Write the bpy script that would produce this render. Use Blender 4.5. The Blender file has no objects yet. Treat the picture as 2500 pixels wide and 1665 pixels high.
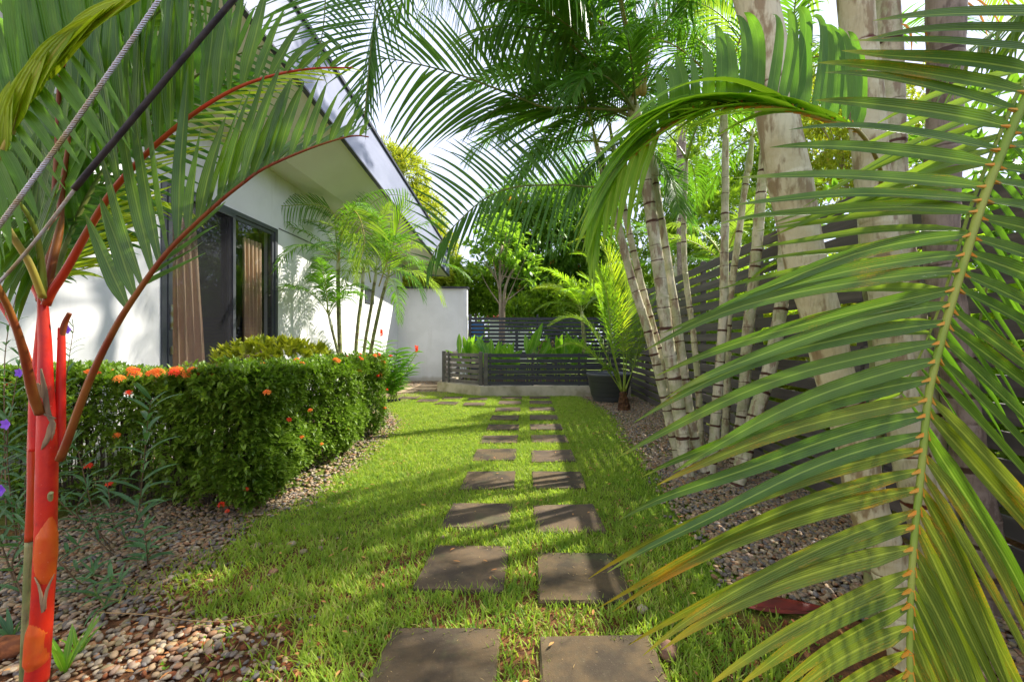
import bpy, math, random
import numpy as np
from mathutils import Vector
random.seed(7)
rng = np.random.default_rng(7)
R = math.radians
S = bpy.context.scene

# ------------------------------------------------------------------ camera, sky, sun, exposure
F, H, VX, VY = 1000.0, 1.30, 1285.0, 835.0      # pixels of a 2500 wide frame, eye height, level view down the path
cam_d = bpy.data.cameras.new('camera')
cam_d.sensor_width = 36.0
cam_d.lens = 36.0 * F / 2500.0
cam_d.shift_x = -(VX - 1250.0) / 2500.0
cam_d.shift_y = (VY - 832.5) / 2500.0
cam_d.clip_start = 0.02
cam_d.clip_end = 600.0
cam = bpy.data.objects.new('camera', cam_d)
S.collection.objects.link(cam)
cam.location = (0, 0, H)
cam.rotation_euler = (R(90), 0, 0)
S.camera = cam

SUN_DIR = Vector((0.70, 0.40, 0.79)).normalized()
elev = math.asin(SUN_DIR.z)
azim = math.atan2(SUN_DIR.x, SUN_DIR.y)
world = bpy.data.worlds.new('World')
S.world = world
world.use_nodes = True
nt = world.node_tree
nt.nodes.clear()
sky = nt.nodes.new('ShaderNodeTexSky')
sky.sky_type = 'NISHITA'
sky.sun_disc = False
sky.sun_elevation = elev
sky.sun_rotation = azim
sky.air_density = 1.0
sky.dust_density = 1.0
sky.ozone_density = 1.5
tc = nt.nodes.new('ShaderNodeTexCoord')
mp = nt.nodes.new('ShaderNodeMapping')
mp.inputs['Scale'].default_value = (1.0, 1.0, 2.4)
nz = nt.nodes.new('ShaderNodeTexNoise')
nz.inputs['Scale'].default_value = 2.2
nz.inputs['Detail'].default_value = 7
nz.inputs['Roughness'].default_value = 0.55
cr = nt.nodes.new('ShaderNodeValToRGB')
cr.color_ramp.elements[0].position = 0.36
cr.color_ramp.elements[0].color = (0.90, 0.90, 0.90, 1)
cr.color_ramp.elements[1].position = 0.66
cr.color_ramp.elements[1].color = (1.0, 1.0, 1.0, 1)
mx = nt.nodes.new('ShaderNodeMix')
mx.data_type = 'RGBA'
mx.inputs['B'].default_value = (2.75, 2.95, 3.85, 1)
bg = nt.nodes.new('ShaderNodeBackground')
bg.inputs['Strength'].default_value = 0.10
wo = nt.nodes.new('ShaderNodeOutputWorld')
nt.links.new(tc.outputs['Generated'], mp.inputs['Vector'])
nt.links.new(mp.outputs['Vector'], nz.inputs['Vector'])
nt.links.new(nz.outputs['Fac'], cr.inputs['Fac'])
nt.links.new(cr.outputs['Color'], mx.inputs['Factor'])
nt.links.new(sky.outputs['Color'], mx.inputs['A'])
nt.links.new(mx.outputs['Result'], bg.inputs['Color'])
nt.links.new(bg.outputs['Background'], wo.inputs['Surface'])

sun_d = bpy.data.lights.new('sun', 'SUN')
sun_d.energy = 2.35
sun_d.angle = R(0.6)
sun_d.color = (1.0, 0.94, 0.83)
sun = bpy.data.objects.new('sun', sun_d)
S.collection.objects.link(sun)
sun.rotation_euler = SUN_DIR.to_track_quat('Z', 'Y').to_euler()
sun.location = (6, 4, 12)

S.view_settings.view_transform = 'Standard'
S.view_settings.look = 'None'
S.view_settings.exposure = 2.05
S.view_settings.gamma = 1.0
S.view_settings.use_curve_mapping = False
S.cycles.max_bounces = 8
S.cycles.transparent_max_bounces = 16
S.cycles.diffuse_bounces = 6
S.cycles.glossy_bounces = 3
S.cycles.transmission_bounces = 4

# ------------------------------------------------------------------ helpers
COL = S.collection
ORG = {}
def at(px, py, Y):
    """a place Y metres down the garden"""
    return np.array([(px - VX) / F * Y, Y, H - (py - VY) / F * Y])
def gp(px, py):
    Y = F * H / (py - VY)
    return np.array([(px - VX) / F * Y, Y, 0.0])

def tag(o, label=None, cat=None, group=None, kind=None):
    if label: o['label'] = label
    if cat: o['category'] = cat
    if group: o['group'] = group
    if kind: o['kind'] = kind
    return o
def empty(name, loc, label, cat, group=None):
    o = bpy.data.objects.new(name, None)
    COL.objects.link(o)
    o.location = tuple(float(v) for v in loc)
    o.empty_display_size = 0.1
    ORG[o.name] = np.array(loc, float)
    return tag(o, label, cat, group)
def setcol(me, name, arr):
    a = me.attributes.new(name, 'FLOAT_COLOR', 'POINT')
    c = np.ones((len(me.vertices), 4), np.float32)
    c[:, :arr.shape[1]] = arr
    a.data.foreach_set('color', c.ravel())
def mk(name, V, Fc, mat, parent=None, attr=None, smooth=False, kind=None, origin=None):
    """V (n,3) in world metres; Fc an (m,3) or (m,4) array or a list of such arrays"""
    V = np.asarray(V, float)
    if not isinstance(Fc, list): Fc = [Fc]
    Fc = [np.asarray(f, np.int32) for f in Fc if len(f)]
    if origin is None:
        origin = V.mean(0)
    origin = np.asarray(origin, float)
    me = bpy.data.meshes.new(name)
    me.vertices.add(len(V))
    me.vertices.foreach_set('co', (V - origin).astype(np.float32).ravel())
    loops = np.concatenate([f.ravel() for f in Fc])
    counts = np.concatenate([np.full(len(f), f.shape[1], np.int32) for f in Fc])
    starts = np.concatenate([[0], np.cumsum(counts)[:-1]]).astype(np.int32)
    me.loops.add(len(loops))
    me.loops.foreach_set('vertex_index', loops)
    me.polygons.add(len(counts))
    me.polygons.foreach_set('loop_start', starts)
    me.polygons.foreach_set('loop_total', counts)
    me.polygons.foreach_set('use_smooth', np.full(len(counts), bool(smooth)))
    me.update(calc_edges=True)
    if attr is not None: setcol(me, 'lf', attr)
    me.materials.append(mat)
    o = bpy.data.objects.new(name, me)
    COL.objects.link(o)
    ORG[o.name] = origin
    if parent is not None:
        o.parent = parent
        o.location = tuple(origin - ORG[parent.name])
    else:
        o.location = tuple(origin)
    if kind: o['kind'] = kind
    return o

class MB:
    def __init__(s): s.V = []; s.F = []; s.n = 0
    def add(s, V, Fc):
        s.V.append(np.asarray(V, float))
        for f in Fc: s.F.append(tuple(int(i) + s.n for i in f))
        s.n += len(V)
        return s
    def box(s, a, b, bev=0.0):
        x0, y0, z0 = a; x1, y1, z1 = b
        if bev <= 0:
            V = [(x0,y0,z0),(x1,y0,z0),(x1,y1,z0),(x0,y1,z0),(x0,y0,z1),(x1,y0,z1),(x1,y1,z1),(x0,y1,z1)]
            return s.add(V, [(0,3,2,1),(4,5,6,7),(0,1,5,4),(1,2,6,5),(2,3,7,6),(3,0,4,7)])
        e = bev
        V = []
        for z, i in ((z0, e), (z0 + e, 0), (z1 - e, 0), (z1, e)):
            xa, xb, ya, yb = x0 + i, x1 - i, y0 + i, y1 - i
            V += [(xa,ya,z),(xb,ya,z),(xb,yb,z),(xa,yb,z)]
        Fc = [(3,2,1,0),(12,13,14,15)]
        for r in range(3):
            for k in range(4):
                a_, b_ = r*4+k, r*4+(k+1) % 4
                Fc.append((a_, b_, b_+4, a_+4))
        return s.add(V, Fc)
    def obj(s, name, mat, parent=None, smooth=False, kind=None, origin=None):
        V = np.concatenate(s.V)
        t3 = [f for f in s.F if len(f) == 3]; t4 = [f for f in s.F if len(f) == 4]
        big = [f for f in s.F if len(f) > 4]
        L = []
        if t3: L.append(np.array(t3))
        if t4: L.append(np.array(t4))
        for f in big: L.append(np.array([f]))
        return mk(name, V, L, mat, parent, smooth=smooth, kind=kind, origin=origin)

def prism(name, quad_a, quad_b, mat, parent=None, kind=None):
    """eight corners: ring a then ring b"""
    V = list(quad_a) + list(quad_b)
    m = MB(); m.add(V, [(0,3,2,1),(4,5,6,7),(0,1,5,4),(1,2,6,5),(2,3,7,6),(3,0,4,7)])
    return m.obj(name, mat, parent, kind=kind)
def beam(a, b, w, h, m):
    """box from a to b (centres), horizontal width w, height h"""
    a = np.array(a, float); b = np.array(b, float)
    d = b - a; d[2] = 0; d /= np.linalg.norm(d)
    sd = np.array([-d[1], d[0], 0]) * w / 2; up = np.array([0, 0, h / 2])
    m.add([a-sd-up, a+sd-up, a+sd+up, a-sd+up, b-sd-up, b+sd-up, b+sd+up, b-sd+up],
          [(0,1,2,3),(7,6,5,4),(0,4,5,1),(1,5,6,2),(2,6,7,3),(3,7,4,0)])
    return m

def smooth_path(P, n):
    """Catmull-Rom through the points, n samples evenly spaced"""
    P = np.asarray(P, float)
    if len(P) == 2:
        t = np.linspace(0, 1, n)[:, None]; return P[0] * (1 - t) + P[1] * t
    Q = np.vstack([2 * P[0] - P[1], P, 2 * P[-1] - P[-2]])
    out = []
    for i in range(len(P) - 1):
        p0, p1, p2, p3 = Q[i:i + 4]
        t = np.linspace(0, 1, 16, endpoint=False)[:, None]
        out.append(0.5 * (2*p1 + (p2-p0)*t + (2*p0-5*p1+4*p2-p3)*t*t + (3*p1-p0-3*p2+p3)*t**3))
    out = np.vstack(out + [P[-1:]])
    s = np.concatenate([[0], np.cumsum(np.linalg.norm(np.diff(out, axis=0), axis=1))])
    u = np.linspace(0, s[-1], n)
    return np.stack([np.interp(u, s, out[:, k]) for k in range(out.shape[1])], 1)
def norm(v): return v / np.maximum(np.linalg.norm(v, axis=-1, keepdims=True), 1e-9)
def tube(P, rad, k=6, cap=True, flat=1.0):
    P = np.asarray(P, float); n = len(P)
    rad = np.broadcast_to(np.asarray(rad, float), (n,))
    T = norm(np.gradient(P, axis=0))
    ref = np.array([0.0, 1.0, 0.0]) if abs(T[:, 1]).mean() < 0.8 else np.array([1.0, 0, 0])
    A = norm(np.cross(T, ref)); B = np.cross(T, A)
    th = np.linspace(0, 2*np.pi, k, endpoint=False)
    V = P[:, None] + rad[:, None, None] * (np.cos(th)[None, :, None] * A[:, None] + flat*np.sin(th)[None, :, None] * B[:, None])
    V = V.reshape(-1, 3)
    i = np.arange(n - 1)[:, None] * k; j = np.arange(k)[None]
    a = (i + j).ravel(); b = (i + (j + 1) % k).ravel()
    Fc = np.stack([a, b, b + k, a + k], 1)
    faces = [Fc]
    if cap:
        V = np.vstack([V, P[:1], P[-1:]])
        c0, c1 = n*k, n*k + 1
        jj = np.arange(k)
        faces.append(np.stack([np.full(k, c0), (jj+1) % k, jj], 1))
        faces.append(np.stack([np.full(k, c1), (n-1)*k + jj, (n-1)*k + (jj+1) % k], 1))
    return V, faces
def join(parts):
    """parts: list of (V, faces list, attr or None) -> V, faces list, attr"""
    Vs, f3, f4, At, n = [], [], [], [], 0
    for V, fl, a in parts:
        Vs.append(V)
        for f in fl:
            (f3 if f.shape[1] == 3 else f4).append(f + n)
        At.append(a if a is not None else np.tile([0.5, 0.5, 0.5], (len(V), 1)))
        n += len(V)
    Fl = []
    if f3: Fl.append(np.vstack(f3))
    if f4: Fl.append(np.vstack(f4))
    return np.vstack(Vs), Fl, np.vstack(At)

def inst(TV, TF, pos, X, Yd, Z, scale, attr_t=None, rnd=None):
    """stamp a template: columns X, Yd, Z are (n,3) axes; scale (n,) or (n,3)"""
    n = len(pos); m = len(TV)
    sc = np.asarray(scale, float)
    if sc.ndim == 1: sc = np.repeat(sc[:, None], 3, 1)
    V = (pos[:, None] + TV[None, :, 0:1] * sc[:, None, 0:1] * X[:, None]
         + TV[None, :, 1:2] * sc[:, None, 1:2] * Yd[:, None] + TV[None, :, 2:3] * sc[:, None, 2:3] * Z[:, None])
    Fc = (TF[None] + (np.arange(n) * m)[:, None, None]).reshape(-1, TF.shape[1])
    if rnd is None: rnd = rng.random(n)
    at_ = np.zeros((n, m, 3))
    if attr_t is not None: at_[:, :, :2] = attr_t[None]
    at_[:, :, 2] = rnd[:, None]
    return V.reshape(-1, 3), Fc, at_.reshape(-1, 3)
def frames(D, hint=None, spin=None):
    """axes with Y along D; X sideways, Z leaf normal"""
    D = norm(D); n = len(D)
    if hint is None: hint = np.tile([0, 0, 1.0], (n, 1))
    X = norm(np.cross(D, hint + 1e-3 * rng.normal(size=(n, 3))))
    Z = np.cross(X, D)
    if spin is not None:
        c, s = np.cos(spin)[:, None], np.sin(spin)[:, None]
        X, Z = X * c + Z * s, Z * c - X * s
    return X, D, Z
# a folded leaf, 8 triangles, and a cheap 2 triangle one
LEAF_V = np.array([(0,0,0),(-.5,.38,.07),(0,.36,0),(.5,.38,.07),(-.4,.7,.04),(0,.7,-.03),(.4,.7,.04),(0,1,-.12)], float)
LEAF_F = np.array([(0,2,1),(0,3,2),(1,2,5),(1,5,4),(2,3,6),(2,6,5),(4,5,7),(5,6,7)])
LEAF_A = np.array([(1,0),(0,.38),(1,.36),(0,.38),(0,.7),(1,.7),(0,.7),(1,1)], float)
DIA_V = np.array([(0,0,0),(-.5,.5,.1),(0,1,-.05),(.5,.5,.1)], float)
DIA_F = np.array([(0,2,1),(0,3,2)])
DIA_A = np.array([(1,0),(0,.5),(1,1),(0,.5)], float)
def sphere_dirs(n):
    return norm(rng.normal(size=(n, 3)))

# ------------------------------------------------------------------ materials
def new_mat(name):
    m = bpy.data.materials.new(name); m.use_nodes = True
    t = m.node_tree; t.nodes.clear()
    out = t.nodes.new('ShaderNodeOutputMaterial')
    return m, t, out
class N:
    """tiny node helper"""
    def __init__(s, t): s.t = t
    def n(s, typ, **kw):
        nd = s.t.nodes.new(typ)
        for k, v in kw.items():
            if k.startswith('_'): setattr(nd, k[1:], v)
            else: nd.inputs[k.replace('__', ' ')].default_value = v
        return nd
    def l(s, a, b): s.t.links.new(a, b)
    def mix(s, fac, a, b, mode='MIX'):
        nd = s.t.nodes.new('ShaderNodeMix'); nd.data_type = 'RGBA'; nd.blend_type = mode
        for key, v in (('Factor', fac), ('A', a), ('B', b)):
            if isinstance(v, (int, float)): nd.inputs[key].default_value = v
            elif isinstance(v, tuple): nd.inputs[key].default_value = v + (1,) if len(v) == 3 else v
            else: s.l(v, nd.inputs[key])
        return nd.outputs['Result']
    def math(s, op, a, b=0.5, clamp=False):
        nd = s.t.nodes.new('ShaderNodeMath'); nd.operation = op; nd.use_clamp = clamp
        for i, v in enumerate((a, b)):
            if isinstance(v, (int, float)): nd.inputs[i].default_value = v
            else: s.l(v, nd.inputs[i])
        return nd.outputs[0]
    def ramp(s, fac, lo, hi, clo=0.0, chi=1.0):
        nd = s.t.nodes.new('ShaderNodeMapRange'); nd.interpolation_type = 'SMOOTHSTEP'
        s.l(fac, nd.inputs['Value'])
        nd.inputs['From Min'].default_value = lo; nd.inputs['From Max'].default_value = hi
        nd.inputs['To Min'].default_value = clo; nd.inputs['To Max'].default_value = chi
        return nd.outputs['Result']
    def noise(s, scale, detail=4, rough=.55, vec=None, coord='Object', stretch=None):
        if vec is None:
            tc_ = s.t.nodes.new('ShaderNodeTexCoord') if coord == 'Object' else s.t.nodes.new('ShaderNodeNewGeometry')
            vec = tc_.outputs['Object'] if coord == 'Object' else tc_.outputs['Position']
        if stretch:
            mp_ = s.t.nodes.new('ShaderNodeMapping'); mp_.inputs['Scale'].default_value = stretch
            s.l(vec, mp_.inputs['Vector']); vec = mp_.outputs['Vector']
        nd = s.t.nodes.new('ShaderNodeTexNoise')
        nd.inputs['Scale'].default_value = scale; nd.inputs['Detail'].default_value = detail
        nd.inputs['Roughness'].default_value = rough
        s.l(vec, nd.inputs['Vector'])
        return nd.outputs['Fac']
def plain(name, c1, c2=None, rough=.7, scale=6, spec=.3, bump=0.0, bscale=60, metal=0.0, stretch=None, detail=6, lo=.35, hi=.65):
    m, t, out = new_mat(name); h = N(t)
    p = h.n('ShaderNodeBsdfPrincipled'); p.inputs['Roughness'].default_value = rough
    p.inputs['Specular IOR Level'].default_value = spec; p.inputs['Metallic'].default_value = metal
    if c2 is None: c2 = tuple(v * .8 for v in c1)
    f = h.noise(scale, detail, coord='World', stretch=stretch)
    col = h.mix(h.ramp(f, lo, hi), c1, c2)
    h.l(col, p.inputs['Base Color'])
    if bump:
        b = t.nodes.new('ShaderNodeBump'); b.inputs['Strength'].default_value = bump; b.inputs['Distance'].default_value = .01
        h.l(h.noise(bscale, 6, coord='World', stretch=stretch), b.inputs['Height']); h.l(b.outputs[0], p.inputs['Normal'])
    h.l(p.outputs[0], out.inputs[0])
    return m
def leafmat(name, c1, c2, mid=None, tip=None, tipstart=.8, spots=None, spotamt=.0, trans=.35, tcol=None,
            rough=.38, streak=.25, spec=.4, young=None, lines=26):
    m, t, out = new_mat(name); h = N(t)
    a = t.nodes.new('ShaderNodeAttribute'); a.attribute_name = 'lf'
    sp = t.nodes.new('ShaderNodeSeparateColor'); h.l(a.outputs['Color'], sp.inputs[0])
    across, along, rnd = sp.outputs[0], sp.outputs[1], sp.outputs[2]
    col = h.mix(rnd, c1, c2)
    n1 = h.noise(9, 3, coord='World')
    col = h.mix(h.ramp(n1, .35, .7, 0, .45), col, tuple(min(1, v*1.5 + .01) for v in c2))
    if streak:
        w = h.math('SINE', h.math('MULTIPLY', across, lines))
        col = h.mix(h.ramp(w, -.2, 1.0, 0, streak), col, tuple(v * .45 for v in c1))
    if young:
        col = h.mix(h.ramp(rnd, .75, 1.0, 0, 1), col, young)
    if mid:
        col = h.mix(h.ramp(across, .86, .97, 0, .85), col, mid)
    if tip:
        e = h.math('ADD', along, h.math('MULTIPLY', h.math('SUBTRACT', n1, .5), .5))
        col = h.mix(h.ramp(e, tipstart, tipstart + .25), col, tip)
    if spots:
        cv = t.nodes.new('ShaderNodeCombineXYZ'); h.l(h.math('MULTIPLY', across, 9.0), cv.inputs[0]); h.l(h.math('MULTIPLY', along, 7.0), cv.inputs[1]); h.l(h.math('MULTIPLY', rnd, 40.0), cv.inputs[2])
        n2 = h.noise(1.3, 7, .75, vec=cv.outputs[0]); n3 = h.noise(6, 2, coord='World'); n4 = h.noise(220, 3, .7, coord='World')
        e = h.math('ADD', n2, h.math('MULTIPLY', h.math('SUBTRACT', n3, .5), .75))
        e = h.math('ADD', e, h.math('MULTIPLY', h.math('SUBTRACT', n4, .5), .35))
        edge = h.math('ADD', e, h.math('MULTIPLY', h.math('SUBTRACT', .55, across), .12))
        col = h.mix(h.ramp(edge, .56 - spotamt, .80 - spotamt, 0, .85), col, spots)
    p = h.n('ShaderNodeBsdfPrincipled'); p.inputs['Roughness'].default_value = rough
    p.inputs['Specular IOR Level'].default_value = spec
    h.l(col, p.inputs['Base Color'])
    b = t.nodes.new('ShaderNodeBump'); b.inputs['Strength'].default_value = .25; b.inputs['Distance'].default_value = .003
    h.l(h.math('SINE', h.math('MULTIPLY', across, lines)), b.inputs['Height']); h.l(b.outputs[0], p.inputs['Normal'])
    tr = t.nodes.new('ShaderNodeBsdfTranslucent')
    tcm = h.mix(.5, col, tcol or tuple(min(1, v * 2.0) for v in c2))
    tcb = h.mix(1.0, tcm, (1.5, 1.6, 1.1), 'MULTIPLY')
    h.l(tcb, tr.inputs['Color'])
    ms = t.nodes.new('ShaderNodeMixShader'); ms.inputs[0].default_value = trans
    h.l(p.outputs[0], ms.inputs[1]); h.l(tr.outputs[0], ms.inputs[2]); h.l(ms.outputs[0], out.inputs[0])
    return m
def trunkmat(name, c1, c2, ring, stain, rough=.6, spec=.25):
    """lf: R = ring amount, G = height along, B = random"""
    m, t, out = new_mat(name); h = N(t)
    a = t.nodes.new('ShaderNodeAttribute'); a.attribute_name = 'lf'
    sp = t.nodes.new('ShaderNodeSeparateColor'); h.l(a.outputs['Color'], sp.inputs[0])
    n1 = h.noise(7, 6, .65, coord='World'); n2 = h.noise(16, 5, .6, coord='World', stretch=(1, 1, .35))
    n3 = h.noise(60, 4, .6, coord='World', stretch=(1, 1, .15))
    col = h.mix(h.ramp(n1, .38, .62), c1, c2)
    col = h.mix(h.ramp(n2, .50, .62, 0, .85), col, stain)
    col = h.mix(h.ramp(n3, .5, .75, 0, .35), col, tuple(v * .5 for v in stain))
    r = h.math('ADD', sp.outputs[0], h.math('MULTIPLY', h.math('SUBTRACT', n2, .5), .6))
    col = h.mix(h.ramp(r, .32, .6), col, ring)
    p = h.n('ShaderNodeBsdfPrincipled'); p.inputs['Roughness'].default_value = rough
    p.inputs['Specular IOR Level'].default_value = spec
    h.l(col, p.inputs['Base Color'])
    b = t.nodes.new('ShaderNodeBump'); b.inputs['Strength'].default_value = .4; b.inputs['Distance'].default_value = .01
    h.l(n3, b.inputs['Height']); h.l(b.outputs[0], p.inputs['Normal'])
    h.l(p.outputs[0], out.inputs[0])
    return m

M = {}
M['hero'] = leafmat('palm leaf with rust spots', (.042,.115,.010), (.090,.175,.012), mid=(.30,.42,.06), tip=(.34,.40,.03), tipstart=.86,
                    spots=(.55,.26,.02), spotamt=-.06, trans=.26, tcol=(.22,.40,.02), rough=.36, streak=.45, spec=.45)
M['herolow'] = leafmat('palm leaf turning orange', (.075,.15,.018), (.14,.20,.020), mid=(.35,.42,.06), tip=(.42,.32,.02), tipstart=.75,
                    spots=(.62,.27,.015), spotamt=.03, trans=.26, tcol=(.35,.40,.02), rough=.40, streak=.45, spec=.35)
M['green'] = leafmat('palm leaf', (.050,.140,.016), (.115,.240,.022), mid=(.14,.26,.04), tip=(.20,.26,.03), tipstart=.95,
                     trans=.42, tcol=(.20,.42,.015))
M['dark'] = leafmat('dark palm leaf', (.040,.120,.022), (.090,.195,.026), mid=(.10,.20,.04), trans=.38, tcol=(.13,.34,.02))
M['lime'] = leafmat('lime palm leaf', (.10,.26,.015), (.20,.38,.02), mid=(.40,.50,.06), tip=(.45,.42,.03), tipstart=.9,
                    trans=.5, tcol=(.45,.62,.02))
M['midgreen'] = leafmat('fresh palm leaf', (.07,.155,.018), (.16,.26,.03), mid=(.22,.36,.05), tip=(.30,.34,.03), tipstart=.95,
                    trans=.46, tcol=(.38,.50,.04))
M['red_leaf'] = leafmat('broad palm leaf', (.032,.110,.010), (.085,.185,.014), mid=(.22,.32,.05), tip=(.30,.30,.03), tipstart=.92,
                    trans=.30, tcol=(.22,.38,.015), streak=.6, rough=.30, spec=.55)
M['yellow_leaf'] = leafmat('yellowing palm leaf', (.24,.40,.015), (.42,.54,.03), mid=(.45,.45,.06), tip=(.5,.36,.03), tipstart=.9,
                    spots=(.60,.44,.03), spotamt=-.12, trans=.4, tcol=(.5,.55,.02), streak=.4)
M['orange_leaf'] = leafmat('dry orange palm leaf', (.50,.17,.02), (.62,.24,.03), trans=.4, tcol=(.8,.3,.02), streak=.3)
M['rachis'] = plain('palm rachis', (.22,.34,.04), (.34,.40,.07), rough=.45, scale=9)
M['rachis_dark'] = plain('dark palm rachis', (.10,.17,.03), (.22,.24,.06), rough=.5, scale=9)
M['rachis_yellow'] = plain('yellow palm rachis', (.42,.36,.06), (.36,.30,.10), rough=.5, scale=9)
M['rachis_red'] = plain('red palm rachis', (.55,.035,.012), (.42,.07,.012), rough=.35, scale=5, spec=.5)
M['rachis_rust'] = plain('rust palm rachis', (.20,.035,.012), (.26,.10,.02), rough=.4, scale=6)
M['joint'] = plain('orange leaflet joint', (.70,.28,.03), (.60,.36,.05), rough=.5, scale=40)
def waxy(name, c1, c2, c3, scar):
    m, t, out = new_mat(name); h = N(t)
    n1 = h.noise(7, 6, .6, coord='World', stretch=(1,1,.30)); n2 = h.noise(30, 7, .75, coord='World', stretch=(1,1,.45)); n3 = h.noise(150, 3, .6, coord='World')
    n4 = h.noise(14, 5, .7, coord='World')
    col = h.mix(h.ramp(n1, .25, .75), c1, c2); col = h.mix(h.ramp(n4, .40, .80, 0, .8), col, c3)
    col = h.mix(h.ramp(n2, .60, .70, 0, .75), col, scar); col = h.mix(h.ramp(n3, .70, .76, 0, .6), col, (.75,.55,.40))
    p = h.n('ShaderNodeBsdfPrincipled'); h.l(h.ramp(n2, .3, .7, .32, .6), p.inputs['Roughness']); h.l(col, p.inputs['Base Color'])
    b = t.nodes.new('ShaderNodeBump'); b.inputs['Strength'].default_value = .35; b.inputs['Distance'].default_value = .004
    h.l(n2, b.inputs['Height']); h.l(b.outputs[0], p.inputs['Normal']); h.l(p.outputs[0], out.inputs[0]); return m
M['shaft_red'] = waxy('scarlet crownshaft', (.58,.010,.006), (.66,.035,.008), (.42,.006,.012), (.24,.05,.02))
M['shaft_orange'] = waxy('orange leaf sheath', (.68,.075,.008), (.68,.14,.012), (.62,.030,.010), (.34,.10,.02))
M['dry_sheath'] = plain('dry torn sheath', (.34,.23,.12), (.14,.10,.06), rough=.9, scale=20, bump=.5, stretch=(1,1,.3))
M['trunk'] = trunkmat('pale ringed palm bark', (.68,.62,.45), (.46,.46,.26), (.095,.042,.024), (.30,.21,.13))
M['trunk_big'] = trunkmat('pale smooth palm bark', (.66,.62,.40), (.54,.48,.27), (.12,.030,.015), (.27,.19,.09))
M['trunk_brown'] = trunkmat('weathered brown palm bark', (.34,.27,.21), (.22,.17,.12), (.07,.04,.025), (.14,.10,.07))
M['crownshaft'] = trunkmat('waxy green crownshaft', (.44,.46,.20), (.60,.60,.42), (.30,.14,.05), (.33,.30,.10), rough=.42, spec=.4)
M['trunk_green'] = trunkmat('green palm stem', (.18,.22,.07), (.30,.30,.12), (.16,.10,.05), (.12,.11,.05))
M['fibre'] = plain('brown palm fibre', (.16,.075,.035), (.07,.035,.02), rough=.95, scale=30, bump=.6, stretch=(1,1,.2))
M['wall'] = plain('white painted render', (.80,.80,.80), (.74,.74,.74), rough=.85, scale=1.5, bump=.06, bscale=120, spec=.1)
def wallmat():
    m, t, out = new_mat('white painted render'); h = N(t)
    geo = t.nodes.new('ShaderNodeNewGeometry'); sx = t.nodes.new('ShaderNodeSeparateXYZ'); h.l(geo.outputs['Position'], sx.inputs[0])
    n1 = h.noise(1.6, 5, .6, coord='World'); n2 = h.noise(5, 6, .65, coord='World', stretch=(1,1,.12)); n3 = h.noise(90, 4, .6, coord='World')
    col = h.mix(h.ramp(n1, .35, .65), (.80,.80,.80), (.74,.74,.735)); col = h.mix(h.ramp(n2, .52, .75, 0, .35), col, (.55,.54,.50))
    base = h.math('ADD', h.ramp(sx.outputs['Z'], 0, .35, 1, 0), h.math('MULTIPLY', h.math('SUBTRACT', n2, .5), .8))
    col = h.mix(h.ramp(base, .45, 1.0, 0, .6), col, (.40,.34,.26))
    p = h.n('ShaderNodeBsdfPrincipled'); p.inputs['Roughness'].default_value = .85; p.inputs['Specular IOR Level'].default_value = .15
    h.l(col, p.inputs['Base Color']); b = t.nodes.new('ShaderNodeBump'); b.inputs['Strength'].default_value = .12; b.inputs['Distance'].default_value = .004
    h.l(n3, b.inputs['Height']); h.l(b.outputs[0], p.inputs['Normal']); h.l(p.outputs[0], out.inputs[0]); return m
M['wall'] = wallmat()
M['soffit'] = plain('cream soffit board', (.74,.73,.58), (.68,.66,.50), rough=.8, scale=.8, spec=.1)
M['fascia'] = plain('pale grey metal fascia', (.30,.32,.42), (.24,.26,.35), rough=.5, scale=2.5, spec=.4, stretch=(1,.3,1))
M['capping'] = plain('dark grey metal capping', (.035,.037,.045), (.06,.06,.07), rough=.45, scale=5)
M['frame'] = plain('anthracite window frame', (.045,.05,.06), (.06,.065,.075), rough=.4, scale=5, spec=.5)
M['slat'] = plain('charcoal fence slat', (.085,.074,.071), (.155,.130,.120), rough=.55, scale=5, lo=.4, hi=.75, spec=.3, bump=.03, bscale=40, stretch=(1,.15,4))
M['slat_back'] = plain('graphite fence slat', (.040,.042,.050), (.060,.060,.068), rough=.5, scale=9, spec=.35, stretch=(.15,1,4))
M['slat_warm'] = plain('weathered grey brown slat', (.15,.135,.12), (.10,.09,.085), rough=.6, scale=7, spec=.3)
M['concrete'] = plain('stained concrete kerb', (.60,.52,.40), (.36,.31,.20), rough=.9, scale=3, bump=.3, bscale=50, detail=9)
M['slab'] = None
M['pot'] = plain('dark grey plastic planter', (.075,.080,.090), (.10,.105,.115), rough=.45, scale=6, spec=.4, stretch=(.2,.2,6))
M['soil'] = plain('potting soil', (.06,.035,.02), (.03,.02,.012), rough=1, scale=30, bump=.5)
M['curtain'] = plain('tan curtain cloth', (.56,.38,.26), (.46,.31,.21), rough=.9, scale=40, stretch=(1,1,.05), spec=.1)
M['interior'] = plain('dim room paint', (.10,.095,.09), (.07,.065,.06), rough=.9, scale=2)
M['steel'] = plain('galvanised steel strand', (.50,.52,.55), (.34,.27,.12), rough=.38, scale=14, metal=.85, spec=.5)
M['sleeve'] = plain('black rubber sleeve', (.022,.020,.022), (.05,.045,.04), rough=.55, scale=22, bump=.2)
M['roof_red'] = plain('red painted roof sheet', (.45,.06,.05), (.35,.05,.04), rough=.6, scale=3)
M['twig'] = plain('brown twig', (.20,.13,.07), (.12,.08,.045), rough=.9, scale=20)
M['twig_dry'] = plain('straw coloured twig', (.42,.28,.12), (.30,.18,.08), rough=.8, scale=20)
M['wood'] = plain('pale tree bark', (.42,.33,.22), (.26,.20,.13), rough=.9, scale=9, stretch=(1,1,.25), bump=.3)
M['wood_dark'] = plain('dark tree bark', (.10,.075,.05), (.06,.045,.03), rough=.95, scale=9, stretch=(1,1,.25))
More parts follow.
